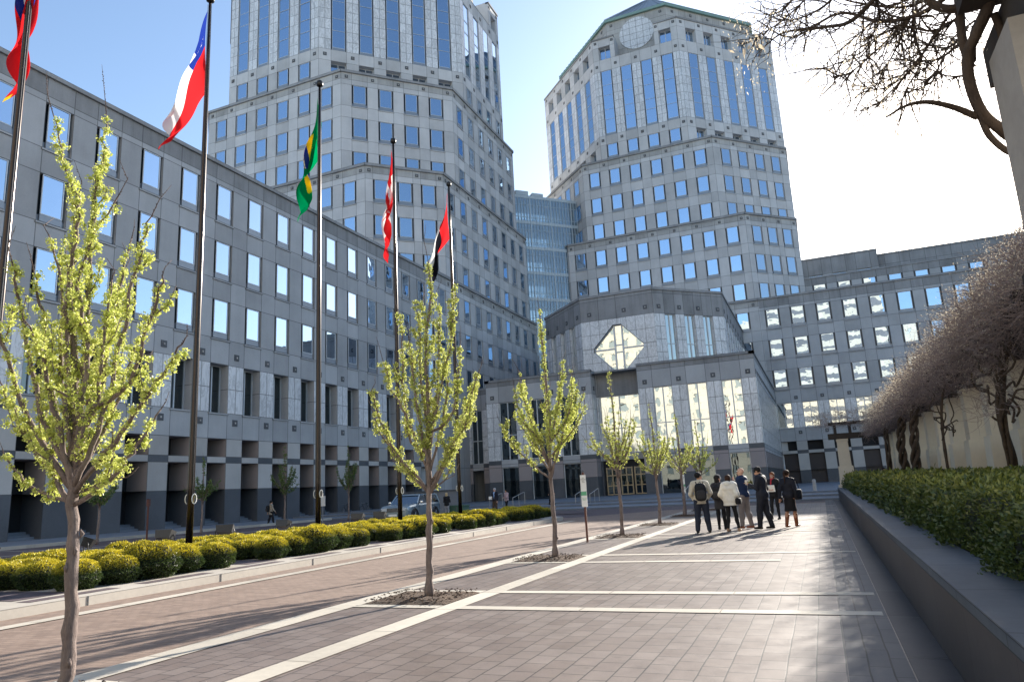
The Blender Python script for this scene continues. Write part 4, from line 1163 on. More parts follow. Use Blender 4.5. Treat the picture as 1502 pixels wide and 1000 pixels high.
# nearest tree
b1 = Vector((-5.80, 4.25, .02))
L1 = [[(107, 742), (97, 600), (98, 470), (100, 400), (118, 320), (100, 250), (78, 168)], [(108, 742), (118, 560), (132, 430), (138, 320), (150, 235), (156, 168)],
      [(110, 740), (150, 610), (182, 480), (205, 370), (222, 318)], [(111, 738), (168, 650), (215, 580), (250, 535), (267, 505)], [(104, 738), (55, 665), (20, 600), (0, 560)],
      [(104, 724), (62, 610), (40, 500), (26, 420), (18, 385)], [(105, 704), (74, 570), (62, 460), (50, 400)], [(109, 704), (148, 570), (170, 450), (193, 350)], [(109, 740), (172, 695), (205, 645), (236, 600)],
      [(104, 738), (45, 712), (6, 668)], [(108, 704), (140, 600), (152, 500), (164, 410)], [(106, 655), (88, 530), (90, 430), (72, 345)], [(108, 690), (128, 520), (118, 400), (172, 290)], [(109, 712), (190, 560), (225, 455), (238, 405)],
      [(104, 715), (30, 590), (2, 500), (-15, 450)], [(108, 730), (150, 705), (185, 700)], [(106, 700), (120, 610), (70, 560)], [(107, 720), (60, 660), (70, 600)]]
extra = [[(107, 735), (130, 600), (160, 470), (180, 400)], [(106, 735), (80, 600), (60, 520), (45, 480)], [(107, 700), (150, 640), (190, 540), (215, 480)], [(106, 700), (50, 560), (30, 470), (28, 430)], [(107, 700), (100, 560), (110, 480), (125, 420)]]
street_tree(b1, limbs_px(b1, 4.25, L1, 1, .55)+limbs_px(b1, 4.25, extra[:3], 2, 1.0), [b1, at(101, 960, 4.25), at(105, 850, 4.25), at(106, 740, 4.25), at(108, 560, 4.27), at(106, 380, 4.2), at(112, 300, 4.25)], 5,
            'nearest flowering tree with pale green clusters at the left edge of the plaza', .058, .040, 34, .017, .84)
b2 = Vector((-5.71, 10.0, .02))
L2 = [[(630, 726), (640, 600), (658, 520), (667, 440), (664, 412)], [(629, 724), (600, 640), (592, 560), (590, 490), (585, 458)], [(628, 720), (575, 655), (553, 600), (545, 572)], [(628, 722), (590, 680), (562, 640), (545, 600)],
      [(632, 722), (668, 650), (688, 590), (701, 548)], [(632, 716), (660, 660), (684, 620), (693, 575)], [(630, 690), (615, 620), (606, 540), (600, 500)], [(631, 690), (650, 620), (656, 560), (648, 510)], [(630, 660), (640, 570), (646, 480), (640, 440)],
      [(629, 700), (600, 620), (575, 570), (562, 530)], [(631, 700), (662, 610), (672, 560), (676, 500)], [(629, 722), (605, 700), (580, 680)], [(631, 722), (655, 700), (668, 672)], [(630, 640), (618, 560), (616, 480), (622, 430)]]
street_tree(b2, limbs_px(b2, 10, L2, 3, .6)+limbs_px(b2, 10, [[(x, y) for x, y in l] for l in L2[4:7]], 8, 1.0), [b2, at(630, 800, 10), at(629, 725, 10), at(628, 600, 10), at(625, 500, 10), at(632, 430, 10), at(628, 382, 10)], 6,
            'second flowering tree from the left, its crown in front of the fourth flagpole', .055, .048, 26, .022, .88)
def generic(base, H, Rr, fork, seed, label, nl=15, **kw):
    r = random.Random(seed); b = Vector(base); L = []
    for i in range(nl):
        a = 2*math.pi*i/nl*2.4+r.uniform(-.3, .3); z0 = fork+r.uniform(0, .45)*(H-fork)*.5; ro = Rr*r.uniform(.55, 1.05); zt = fork+(H-fork)*(1.0-.62*(ro/Rr)**1.3)*r.uniform(.85, 1.05)
        zt = max(zt, z0+.5); c, s = math.cos(a), math.sin(a)
        L.append([b+Vector((0, 0, z0)), b+Vector((c*ro*.45, s*ro*.45, z0+(zt-z0)*.33)), b+Vector((c*ro*.85, s*ro*.85, z0+(zt-z0)*.7)), b+Vector((c*ro, s*ro, zt))])
    L[0][0] = b+Vector((0, 0, fork))
    tr = [b, b+Vector((.03, 0, fork*.5)), b+Vector((0, .02, fork)), b+Vector((.04, -.02, fork+(H-fork)*.5)), b+Vector((-.02, 0, H))]
    return street_tree(b, L, tr, seed, label, **kw)
generic((-5.68, 15.6, .02), 5.75, 1.08, 1.72, 31, 'third flowering tree in the row, before the left block of the pavilion', 17, r0=.058, cR=.052, cn=18, lf=.026, dens=.95)
generic((-5.75, 21.8, .02), 5.0, .95, 1.72, 42, 'fourth flowering tree in the row, before the entrance doors', 14, r0=.058, cR=.052, cn=14, lf=.028, dens=.6)
generic((-5.75, 27.4, .02), 4.5, .85, 1.60, 53, 'fifth flowering tree in the row, right of the entrance doors', 13, r0=.06, cR=.055, cn=12, lf=.032, dens=.6)
generic((-5.9, 33.6, .02), 4.7, .95, 1.7, 64, 'sixth flowering tree in the row, left of the standing people', 13, r0=.075, cR=.06, cn=11, lf=.036, dens=.55)
generic((-5.9, 39.4, .02), 4.7, 1.0, 1.7, 75, 'farthest flowering tree of the row, behind the man in the cream jacket', 12, r0=.08, cR=.06, cn=10, lf=.04, dens=.55)
for x, y, h, s, lab in ((-33.0, 25.4, 3.9, 81, 'small green tree in shade before the arcade, behind the nearest flowering tree'), (-33.0, 31.9, 4.3, 82, 'small green tree in shade before the arcade, right of the second flagpole'),
                        (-33.0, 38.9, 5.2, 83, 'small green tree in shade before the arcade, left of the third flagpole'), (-33.0, 46.0, 5.6, 84, 'small green tree in shade before the arcade, right of the third flagpole')):
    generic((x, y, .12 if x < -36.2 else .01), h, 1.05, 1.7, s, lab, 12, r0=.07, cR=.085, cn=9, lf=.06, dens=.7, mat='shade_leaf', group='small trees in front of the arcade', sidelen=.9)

# ---------------------------------------------------------------- pergola
rnd = random.Random(9)
def pier(x, y0, y1, zt, lab):
    mb = MB(); xf, xb = x, x+.62
    def tap(za, zb, ia, ib):
        A = [(xf-ia, y0-ia), (xb+ia, y0-ia), (xb+ia, y1+ia), (xf-ia, y1+ia)]; Bq = [(xf-ib, y0-ib), (xb+ib, y0-ib), (xb+ib, y1+ib), (xf-ib, y1+ib)]
        for i in range(4):
            j = (i+1) % 4; mb.face([(*A[i], za), (*A[j], za), (*Bq[j], zb), (*Bq[i], zb)], 'pergola_stone')
        mb.face([(*p, zb) for p in Bq], 'pergola_stone')
    tap(.6, 2.28, .16, .10); tap(2.28, 3.62, .04, .02); tap(3.62, 3.74, .05, .05)
    tag(mb.build('pergola_pier'), lab, 'pier', 'broad stone piers of the pergola')
pys = [9.9+2.82*i for i in range(16)]
ords = ['first', 'second', 'third', 'fourth', 'fifth', 'sixth', 'seventh', 'eighth', 'ninth', 'tenth', 'eleventh', 'twelfth', 'thirteenth', 'fourteenth', 'fifteenth', 'last']
for i, y in enumerate(pys): pier(4.05, y, y+.55, 3.74, 'broad cream stone pergola pier behind the hedge, %s counted from the near end' % ords[i])
mb = MB(); mb.box((4.80, 8.5, .6), (5.05, 55.5, 2.2), 'pergola_stone'); tag(mb.build('back_wall'), 'low cream stone wall closing the gaps between the pergola piers', 'wall')
def column(x, y, lab):
    mb = MB()
    def tap(za, zb, w0, w1):
        A = [(x-w0, y-w0), (x+w0, y-w0), (x+w0, y+w0), (x-w0, y+w0)]; Bq = [(x-w1, y-w1), (x+w1, y-w1), (x+w1, y+w1), (x-w1, y+w1)]
        for i in range(4):
            j = (i+1) % 4; mb.face([(*A[i], za), (*A[j], za), (*Bq[j], zb), (*Bq[i], zb)], 'pergola_stone')
        mb.face([(*p, zb) for p in Bq], 'pergola_stone')
    tap(0, .8, .62, .58); tap(.8, 2.0, .48, .44); tap(2.0, 3.75, .36, .32); tap(3.6, 3.75, .36, .36)
    tag(mb.build('pergola_column'), lab, 'column')
column(1.52, 52.5, 'pale stone column at the far end of the pergola')
# near column: chamfered granite shaft
mb = MB(); x0, y0, x1, y1 = 1.15, 3.97, 1.62, 4.40; ins = .0
A = [(x0, y0), (x1, y0), (x1, y1), (x0, y1)]
for i in range(4):
    j = (i+1) % 4; mb.face([(*A[i], .6), (*A[j], .6), (*A[j], 3.75), (*A[i], 3.75)], 'near_column')
mb.face([(*p, 3.75) for p in A], 'near_column')
stone('near_column', (.33, .30, .265), tone=.1, mott=.6, joint=0)
tag(mb.build('pergola_column'), 'grey brown granite column close to the viewer at the upper right', 'column')
mb = MB()
mb.box((1.22, 3.1, 3.755), (1.42, 4.75, 4.0), 'timber'); tag(mb.build('pergola_beam'), 'dark timber beam resting on the near granite column', 'beam')
mb = MB(); mb.box((1.02, 4.1, 4.01), (5.2, 4.28, 4.25), 'timber'); tag(mb.build('pergola_beam'), 'dark timber cross beam on top of the beam above the near column', 'beam')
PR = thing('pergola_shade_roof', 'long dark timber roof of beams and unseen rafters added under the vines to block sun', 'added pergola roof', (4.3, 9, 3.75))
for x in (4.15, 6.3): mb = MB(); mb.box((x-4.3, -.4, 0), (x-4.05, 46, .23), 'timber'); mb.build('beam', PR)  # rear beam is unseen, added to help block the sun
for i in range(56):  # unseen rafters, spaced closely to keep low sun off the planter
    y = .1+i*.8; mb = MB(); mb.box((-1.2, y, .24), (2.6, y+.12, .52), 'timber'); mb.build('shade_rafter', PR)
for k, y in enumerate((52.2, 52.8)):
    mb = MB(); mb.box((.7, y-.1, 3.76), (9.5, y+.1, 4.12), 'timber'); tag(mb.build('pergola_beam'), ['dark lower cross beam at the far end of the pergola', 'second cross beam behind the first at the far pergola end'][k], 'beam')
mb = MB()
for x in (1.1, 2.0, 3.2, 4.3, 6., 7.5): mb.box((x, 52.0, 4.12), (x+.16, 53.0, 4.7), 'timber')
mb.box((.8, 52.1, 4.7), (9.5, 52.9, 4.86), 'timber'); tag(mb.build('pergola_trellis'), 'dark timber frame of posts and top rail over the far pergola end', 'frame')
# vines
def stem(mb, pts, r, seed, strands=3, tw=5., sides=7):
    q = random.Random(seed); P = cr(pts, 7); n = len(P)
    for s in range(strands):
        ph = 6.28*s/strands; V = []; rr = []
        for i, p in enumerate(P):
            a = ph+tw*i/n*1.6+q.gauss(0, .06); k = r*(1.0 if strands > 1 else 0); V.append(p+Vector((math.cos(a)*k, math.sin(a)*k, 0))); rr.append(r*(.82 if strands > 1 else 1)*(1-.35*i/n)*(1+.12*math.sin(i*1.3+s)))
        mb.tube(V, rr, 'vine_bark', sides)
def canopy(mb, tw, y0, y1, x0, x1, z0, zt, n, seed, lf):
    """bare tangled shoots with small buds; zt(x,y) gives the top"""
    q = random.Random(seed)
    for _ in range(n):
        x = q.uniform(x0, x1); y = q.uniform(y0, y1); top = zt(x, y); z = z0+(top-z0)*q.random()**1.15
        edge = (x-x0)/(x1-x0)
        d = Vector((q.gauss(-.35, .7), q.gauss(-.1, .7), q.gauss(.35, .6))).normalized(); l = q.uniform(.25, .75); P = [Vector((x, y, z))]
        for k in range(4):
            d = (d+Vector((q.gauss(0, .35), q.gauss(0, .35), q.gauss(-.02, .3)))).normalized(); P.append(P[-1]+d*l/4)
        mb.tube(P, [.0065*tw, .005*tw, .004*tw, .003*tw, .002*tw], 'twig', 3, cap=False)
        if z > z0+(top-z0)*.35 and q.random() < .9:
            for _k in range(q.randint(3, 8)):
                p = P[q.randint(1, 4)]+Vector((q.gauss(0, .03), q.gauss(0, .03), q.gauss(0, .03))); a = Vector((q.gauss(0, 1), q.gauss(0, 1), q.gauss(0, 1))).normalized(); b = a.orthogonal().normalized()
                mb.sharefaces([p, p+a*lf+b*lf*.4, p+a*lf*2, p+a*lf-b*lf*.4], [(0, 1, 2, 3)], 'vine_bud', q.random())
VN = [((3.45, 17.4), 'thick twisted vine trunk climbing the pergola at the right edge', .055, 4, 3.5, 12.5, 19.), ((3.45, 24.5), 'thin forked vine on the piers, second from the right', .05, 1, 2., 19., 27.),
      ((3.45, 31.8), 'twisted grey vine trunk, third from the right, before the piers', .11, 3, 9., 27., 34.5), ((3.45, 37.0), 'spiral twisted vine trunk, fourth from the right', .12, 3, 9., 34.5, 41.), ((3.4, 44.5), 'farthest dark vine trunk near the end of the pergola', .09, 3, 4., 41., 52.5)]
def ztop(x, y): 
    return min(5.45+.25*math.sin(y*.9)+.12*math.sin(y*2.3+x), (x-.05)/.655+.2*math.sin(y*1.7))
for i, ((x, y), lab, r, ns, tw, ya, yb) in enumerate(VN):
    t = thing('wisteria_vine', lab, 'vine', (0, 0, 0), 0, 'vines climbing the pergola'); mb = MB(); mb.smooth = True; q = random.Random(40+i)
    ln = [-.35, -.1, -.2, -.35, -.3][i]; pts = [(x+q.uniform(-.05, .05), y, .6), (x+q.uniform(-.08, .08), y+ln*.9+.08, 1.5), (x+q.uniform(-.08, .08), y+ln*2-.06, 2.5), (x+.05, y+ln*3+.05, 3.4), (x+.25, y+ln*3.6, 4.1)]
    stem(mb, pts, r, i, ns, tw)
    if i in (0, 1):
        for k in range(10 if i == 0 else 6):
            a = Vector(pts[3])+Vector((q.gauss(0, .15), q.gauss(0, .3), -q.uniform(0, 1.1))); P = [a]
            for _ in range(6): a = a+Vector((q.gauss(-.03, .12), q.gauss(0, .22), q.gauss(.12, .16))); P.append(a)
            mb.tube(cr(P, 3), .022 if i == 0 else .018, 'vine_bark', 5)
    mb.build('trunk', t)
    mb = MB(); L = yb-ya
    canopy(mb, 1.0 if i < 2 else 1.6, ya, yb, 2.85, 6.2, 3.75, ztop, int(L*(1500 if i == 0 else 1050 if i == 1 else 560)), 60+i, .020 if i < 2 else .034)
    if i == 0: canopy(mb, 1.0, 15.5, 18.8, 3.0, 3.9, 2.5, lambda x, y: 4.0, 260, 77, .018)
    mb.build('canopy', t)
t = thing('wisteria_vine', 'low tangle of bare shoots along the cross beams at the far pergola end', 'vine', (0, 0, 0), 0, 'vines climbing the pergola')
mb = MB(); canopy(mb, 1.8, 51.0, 53.6, -.1, 9., 4.5, lambda x, y: 5.6-.03*(x-4)**2*.3, 1500, 99, .03); mb.build('canopy', t)
# near vine hanging at the upper right
t = thing('wisteria_vine', 'gnarled vine with hanging bare shoots around the near column at the upper right', 'vine'); mb = MB(); mb.smooth = True; bud = MB()
def pxp(l, y0, y1): n = len(l)-1; return [at(x, y, y0+(y1-y0)*i/n) for i, (x, y) in enumerate(l)]
mb.tube(cr(pxp([(1512, 205), (1470, 190), (1440, 165), (1422, 120), (1420, 80), (1432, 50), (1450, 10), (1462, -40)], 4.6, 4.2), 6), .030, 'vine_bark', 9)
mb.tube(cr(pxp([(1424, 100), (1412, 60), (1408, 20), (1402, -40)], 4.5, 4.4), 6), .024, 'vine_bark', 9)
mb.tube(cr(pxp([(1426, 90), (1428, 50), (1445, 10), (1455, -30)], 4.45, 4.7), 6), .020, 'vine_bark', 8)
mb.tube(cr(pxp([(1506, 228), (1478, 222), (1452, 200), (1440, 176), (1434, 160)], 4.55, 4.5), 6), .018, 'vine_bark', 7)
mb.tube(cr(pxp([(1510, 210), (1480, 205), (1455, 185), (1436, 166)], 4.7, 4.55), 5), .014, 'vine_bark', 7)
mb.tube(cr(pxp([(1434, 172), (1400, 158), (1362, 150), (1330, 155), (1300, 172)], 4.5, 4.3), 6), [.02-.0006*i for i in range(25)], 'vine_bark', 6)
mb.tube(cr(pxp([(1450, 0), (1420, 10), (1380, 12), (1350, -8)], 4.4, 4.4), 6), .024, 'vine_bark', 8)
mb.tube(cr(pxp([(1458, 20), (1470, 55), (1462, 75)], 4.3, 4.35), 5), .02, 'vine_bark', 6)
q = random.Random(17)
def shoot(l, y0, y1, r, subn=9, sl=46):
    P = cr(pxp(l, y0, y1), 6); n = len(P); mb.tube(P, [r*(1-.75*i/n) for i in range(n)], 'vine_bark', 5)
    for k in range(subn):
        i = q.randint(2, n-2); p = P[i]; d = (P[i+1]-P[i]).normalized(); d = (d+Vector((q.gauss(0, .6), q.gauss(0, .5), q.gauss(-.35, .5)))).normalized(); l_ = q.uniform(.12, .5); Q = [p]
        for _ in range(5): d = (d+Vector((q.gauss(0, .3), q.gauss(0, .25), q.gauss(0, .3)))).normalized(); Q.append(Q[-1]+d*l_/5)
        mb.tube(Q, [.0048, .0042, .0035, .0028, .002, .0013], 'vine_bark', 4)
        if q.random() < .55: hang(Q[-1], q.randint(7, 16))
def hang(p, n, big=False):         # dangling dried racemes and buds
    for _ in range(n):
        c = p+Vector((q.gauss(0, .05), q.gauss(0, .05), -abs(q.gauss(0, .06)))); a = Vector((q.gauss(0, .5), q.gauss(0, .5), -1)).normalized(); b = a.orthogonal().normalized(); b.rotate(Matrix.Rotation(q.random()*6.28, 3, a)); s = q.uniform(.006, .014)*(2.6 if big else 1)
        bud.sharefaces([c, c+a*s+b*s*.35, c+a*s*2.4, c+a*s-b*s*.35], [(0, 1, 2, 3)], 'vine_bud', q.random())
S = [[(1410, -20), (1350, 20), (1290, 32), (1230, 20), (1160, 55), (1110, 30)], [(1400, -20), (1330, 10), (1260, 5), (1190, -10), (1130, 20)], [(1415, 20), (1370, 45), (1320, 40), (1270, 65), (1230, 95)], [(1380, -10), (1330, 30), (1290, 70), (1240, 110), (1205, 100)],
     [(1400, 10), (1360, 70), (1330, 110), (1290, 150), (1262, 162)], [(1412, 60), (1380, 85), (1340, 95), (1300, 130), (1255, 125)], [(1300, -20), (1250, 30), (1210, 40), (1150, 48), (1120, 70)], [(1420, 40), (1390, 70), (1350, 60), (1310, 30), (1260, -10)],
     [(1350, -20), (1340, 40), (1350, 90), (1330, 130), (1322, 150)], [(1320, -20), (1325, 40), (1310, 80), (1290, 110)], [(1280, -20), (1290, 30), (1270, 70), (1280, 100)], [(1240, -20), (1200, 15), (1150, 30), (1100, 10)],
     [(1430, 30), (1395, 60), (1370, 110), (1330, 140)], [(1200, -20), (1160, 20), (1120, 50), (1095, 65)], [(1370, -20), (1310, 10), (1260, 50), (1220, 85), (1190, 120)], [(1425, 110), (1390, 112), (1350, 100), (1290, 118)],
     [(1475, 60), (1482, 90), (1478, 120)], [(1330, -20), (1360, 40), (1400, 60), (1420, 95)], [(1260, -20), (1300, 20), (1350, 25), (1420, 10)]]
for i, s_ in enumerate(S): 
    if i in (0, 6): shoot(s_, 4.4, 5.6, .017, 30)
    elif i < 12: shoot(s_, 4.4+q.random()*.8, 4.6+q.random()*1.2, .010, 28)
    else: shoot(s_, 4.4+q.random()*.8, 4.6+q.random()*1.2, .0075, 22)
for x, y, n in ((1110, 25, 60), (1105, 50, 60), (1150, 35, 60), (1180, 60, 50), (1130, 10, 60), (1245, 40, 40), (1235, 85, 40), (1260, 115, 30), (1225, 70, 30), (1300, 160, 25), (1345, 165, 20), (1420, 200, 25), (1420, 190, 20), (1085, 15, 40), (1160, 15, 50)): hang(at(x, y, 4.6+q.random()*.8), n)
for x, y in ((1090, 60), (1104, 62), (1100, 55), (1138, 96), (1150, 92), (1240, 92), (1166, 40), (1085, 66)): hang(at(x, y, 5.), 2, True)
mb.build('stems', t); bud.build('buds', t)
# ---------------------------------------------------------------- people: smooth blended bodies extracted as one surface
def cap_(P, a, b, ra, rb):
    a = np.array(a, float); b = np.array(b, float); ba = b-a; pa = P-a
    h = np.clip((pa@ba)/max(ba@ba, 1e-9), 0, 1); return np.linalg.norm(pa-h[..., None]*ba, axis=-1)-(ra+(rb-ra)*h)
def ell_(P, c, r):
    r = np.array(r, float); q = (P-np.array(c, float)); k0 = np.linalg.norm(q/r, axis=-1); k1 = np.linalg.norm(q/(r*r), axis=-1)+1e-9
    return k0*(k0-1)/k1
def smin(a, b, k): h = np.clip(.5+.5*(b-a)/k, 0, 1); return b*(1-h)+a*h-k*h*(1-h)
def U(ds, k=.03):
    r = ds[0]
    for d in ds[1:]: r = smin(r, d, k)
    return r
def surfnet(f, lo, hi, h):
    lo = np.array(lo, float); n = np.ceil((np.array(hi)-lo)/h).astype(int)+1
    g = np.stack(np.meshgrid(*[lo[i]+h*np.arange(n[i]) for i in range(3)], indexing='ij'), -1)
    D = f(g); S = D < 0
    c = np.zeros(tuple(n-1)); acc = np.zeros(tuple(n-1)+(3,)); cnt = np.zeros(tuple(n-1))
    offs = [(i, j, k) for i in (0, 1) for j in (0, 1) for k in (0, 1)]
    sl = lambda o: tuple(slice(o[i], n[i]-1+o[i]) for i in range(3))
    for a in offs:
        for ax in range(3):
            if a[ax]: continue
            b = list(a); b[ax] = 1; b = tuple(b)
            da, db = D[sl(a)], D[sl(b)]; cr_ = (da < 0) != (db < 0)
            t = np.where(cr_, da/np.where(cr_, da-db, 1), 0)
            p = np.zeros(acc.shape)+np.array(a, float); p[..., ax] += t
            acc += p*cr_[..., None]; cnt += cr_
    act = cnt > 0; idx = -np.ones(cnt.shape, int); idx[act] = np.arange(act.sum())
    base = np.stack(np.meshgrid(*[np.arange(m_) for m_ in n-1], indexing='ij'), -1)
    V = lo+h*(base[act]+acc[act]/cnt[act][:, None]); F = []
    for ax in range(3):
        u, v = [(1, 2), (2, 0), (0, 1)][ax]
        s0 = [slice(1, n[i]-1) for i in range(3)]; s0[ax] = slice(0, n[ax]-1); s1 = list(s0); s1[ax] = slice(1, n[ax])
        A = S[tuple(s0)]; Bq = S[tuple(s1)]; e = np.argwhere(A != Bq)
        off = np.array([1, 1, 1]); off[ax] = 0; e = e+off
        ins = S[tuple(e.T)]
        du = np.zeros(3, int); du[u] = 1; dv = np.zeros(3, int); dv[v] = 1
        q = [idx[tuple((e-du-dv).T)], idx[tuple((e-dv).T)], idx[tuple(e.T)], idx[tuple((e-du).T)]]
        Q = np.stack(q, -1); Q = np.where(ins[:, None], Q, Q[:, ::-1]); F.append(Q)
    F = np.concatenate(F); F = F[(F >= 0).all(1)]
    return V, F
def sdfmesh(name, mat, f, lo, hi, h, parent, post=None):
    V, F = surfnet(f, lo, hi, h)
    mb = MB(); mb.smooth = True; mb.sharefaces([tuple(v) for v in V], [tuple(int(i) for i in r) for r in F], mat)
    if post: post(mb)
    return mb.build(name, parent)
def person(x, y, z, H, rz, label, top, legs, shoes='shoe_black', hair='hair_black', skin='skin', head=0., nod=0., arms=('down', 'down'), feet=((-.10, 0), (.10, 0)), female=False, coat=0., puffy=0.,
           hairlen=0., bald=False, skirt=None, boots=None, shirt=None, hood=False, build=1., h=.014, lean=0., group=None, scarf=None, hip=(0, 0)):
    t = thing('person', label, 'person', (x, y, z), rz, group)
    s = H/1.75; W = build*(.92 if female else 1.)
    sc = lambda p: tuple(np.array(p, float)*s)
    hx, hy = hip; hz = .92
    LN = lambda zz: lean*(zz-.9)
    hips = [(hx-.09*W, hy, hz), (hx+.09*W, hy, hz)]
    fl, fr_ = feet
    ank = [(fl[0], fl[1], .085), (fr_[0], fr_[1], .085)]
    kn = []
    for i in range(2):
        d = ank[i][1]-hips[i][1]
        kn.append(((hips[i][0]+ank[i][0])/2, (hips[i][1]+ank[i][1])/2+.03+.10*max(0, -d), .50))
    sh = [(hx-.175*W, hy+LN(1.42), 1.425), (hx+.175*W, hy+LN(1.42), 1.425)]
    def armp(k, sd):
        S_ = sh[0 if sd < 0 else 1]; x0, y0, z0 = S_
        if k == 'down': return (x0+sd*.05, y0-.03, 1.13), (x0+sd*.06, y0+.06, .88)
        if k == 'pocket': return (x0+sd*.10, y0-.07, 1.14), (x0+sd*.0, y0+.08, .95)
        if k == 'fold': return (x0+sd*.05, y0+.06, 1.13), (x0-sd*.10, y0+.25, 1.18)
        if k == 'cup': return (x0+sd*.03, y0+.06, 1.15), (x0+sd*.02, y0+.27, 1.26)
        if k == 'hold': return (x0+sd*.05, y0+.04, 1.14), (x0-sd*.06, y0+.22, 1.12)
        if k == 'chin': return (x0+sd*.02, y0+.12, 1.16), (x0-sd*.08, y0+.22, 1.38)
        if k == 'strap': return (x0+sd*.08, y0-.06, 1.16), (x0+sd*.02, y0+.16, 1.10)
        if k == 'swing': return (x0+sd*.04, y0+.08, 1.14), (x0+sd*.04, y0+.24, .94)
        if k == 'back': return (x0+sd*.05, y0-.12, 1.14), (x0+sd*.06, y0-.15, .89)
    el, wr = zip(*[armp(arms[0], -1), armp(arms[1], 1)])
    hc = np.array((hx, hy+LN(1.62)+.015+.05*nod, 1.625-.01*nod))
    ch, shh = math.cos(head), math.sin(head)
    def HD(px, py, pz):      # head-local -> figure
        cn, sn = math.cos(nod*.5), math.sin(nod*.5)
        py, pz = py*cn+pz*sn, -py*sn+pz*cn
        return tuple(hc+np.array((px*ch-py*shh, px*shh+py*ch, pz)))
    def rotP(P):             # figure -> head-local
        q = P/s-hc; a = q[..., 0]*ch+q[..., 1]*shh; b = -q[..., 0]*shh+q[..., 1]*ch; c = q[..., 2]
        cn, sn = math.cos(nod*.5), math.sin(nod*.5); b, c = b*cn-c*sn, b*sn+c*cn
        return np.stack([a, b, c], -1)
    def headsdf(P):
        q = rotP(P)
        d = U([ell_(q, (0, -.012, .035), (.078, .098, .092)), ell_(q, (0, .018, -.035), (.058, .072, .082)), ell_(q, (0, .05, -.085), (.028, .032, .028))], .03)
        d = smin(d, cap_(q, (0, .092, .018), (0, .112, -.022), .010, .016), .012)
        for e in (-1, 1):
            d = smin(d, ell_(q, (e*.080, -.005, .0), (.010, .022, .032)), .008)
            d = np.maximum(d, -ell_(q, (e*.031, .104, .018), (.020, .020, .014)))
        d = smin(d, ell_(q, (0, .090, -.055), (.026, .012, .009)), .01)
        return d*s
    def torso(P, o=0., bl=.05):
        L = LN
        ds = [cap_(P, sc((hx-.06*W, hy+L(1.0)*1, .98)), sc((hx+.06*W, hy, .98)), (.115+o)*s*W, (.115+o)*s*W), ell_(P, sc((hx, hy+L(1.15), 1.15)), ((.145+o)*W*s, (.105+o)*s, .18*s)),
              ell_(P, sc((hx, hy+L(1.33), 1.33)), ((.185+o)*W*s, (.115+o)*s, .17*s)), cap_(P, sc((hx-.13*W, hy+L(1.42), 1.43)), sc((hx+.13*W, hy+L(1.42), 1.43)), (.065+o)*s, (.065+o)*s)]
        if female: ds += [ell_(P, sc((hx+e*.075, hy+L(1.27)+.085, 1.27)), ((.065+o)*s,)*3) for e in (-1, 1)]
        return U(ds, bl*s)
    def armsdf(P, o=0., cut=0.):
        ds = []
        for i in range(2):
            w = np.array(wr[i])*(1-cut)+np.array(el[i])*cut
            ds.append(smin(cap_(P, sc(sh[i]), sc(el[i]), (.056+o)*s*W, (.043+o)*s*W), cap_(P, sc(el[i]), sc(w), (.043+o)*s*W, (.030+o*.9)*s*W), .02*s))
        return np.minimum(*ds)
    def legsdf(P, o=0.):
        ds = []
        for i in range(2):
            a = cap_(P, sc(hips[i]), sc(kn[i]), (.088+o)*s*W, (.056+o)*s*W); b = cap_(P, sc(kn[i]), sc(ank[i]), (.054+o)*s*W, (.036+o)*s*W)
            c = ell_(P, sc((kn[i][0], kn[i][1]*.6+ank[i][1]*.4-.02, .36)), ((.052+o)*s*W, (.055+o)*s*W, .12*s))
            ds.append(U([a, b, c], .03*s))
        return smin(ds[0], ds[1], .02*s)
    # the figure itself
    def body(P):
        neck = cap_(P, sc((hx, hy+LN(1.45), 1.44)), sc(tuple(hc+np.array((0, -.01, -.06)))), .060*s, .050*s)
        d = U([torso(P), armsdf(P), legsdf(P), neck], .03*s); d = smin(d, headsdf(P), .02*s)
        for i in range(2):
            k = np.array(wr[i])-np.array(el[i]); k /= np.linalg.norm(k); w = np.array(wr[i])
            d = smin(d, cap_(P, sc(w), sc(w+k*.075), .026*s, .030*s), .02*s)
            f = np.array(ank[i]); d = smin(d, cap_(P, sc(f+(0, 0, -.04)), sc(f+(.0, .13, -.055)), .036*s, .026*s), .02*s)
        return d
    ext = [p for p in el]+[p for p in wr]+ank
    xs_ = [p[0] for p in ext]; ys_ = [p[1] for p in ext]
    lo = sc((min(xs_+[-.25])-.2, min(ys_+[-.2])-.2, -.04)); hi = sc((max(xs_+[.25])+.2, max(ys_+[.2])+.28, 1.86))
    def extras(mb):
        for i in range(2):   # fingers and thumb
            w = np.array(wr[i]); k = w-np.array(el[i]); k /= np.linalg.norm(k); side = np.cross(k, (0, 1, 0)); side = side/(np.linalg.norm(side)+1e-6)
            if abs(k[1]) > .8: side = np.array((1., 0, 0))
            nrm = np.cross(k, side)
            for j, (o_, l_) in enumerate(((-.026, .062), (-.009, .074), (.009, .070), (.026, .054))):
                a = w+k*.085+side*o_; b = a+k*l_*.5+nrm*.008; c = b+k*l_*.35+nrm*.022
                mb.tube([sc(a), sc(b), sc(c)], [.0095*s, .0085*s, .007*s], skin, 5)
            sd = 1 if i == 0 else -1; a = w+k*.035+side*.028*sd; b = a+k*.03+side*.022*sd; c = b+k*.026+nrm*.01
            mb.tube([sc(a), sc(b), sc(c)], [.012*s, .010*s, .008*s], skin, 5)
        for e in (-1, 1):
            c = HD(e*.031, .086, .018); mb.lathe([(0, -.008), (.008, -.004), (.009, 0), (.008, .004), (0, .008)], 'eye', 7, sc(c))
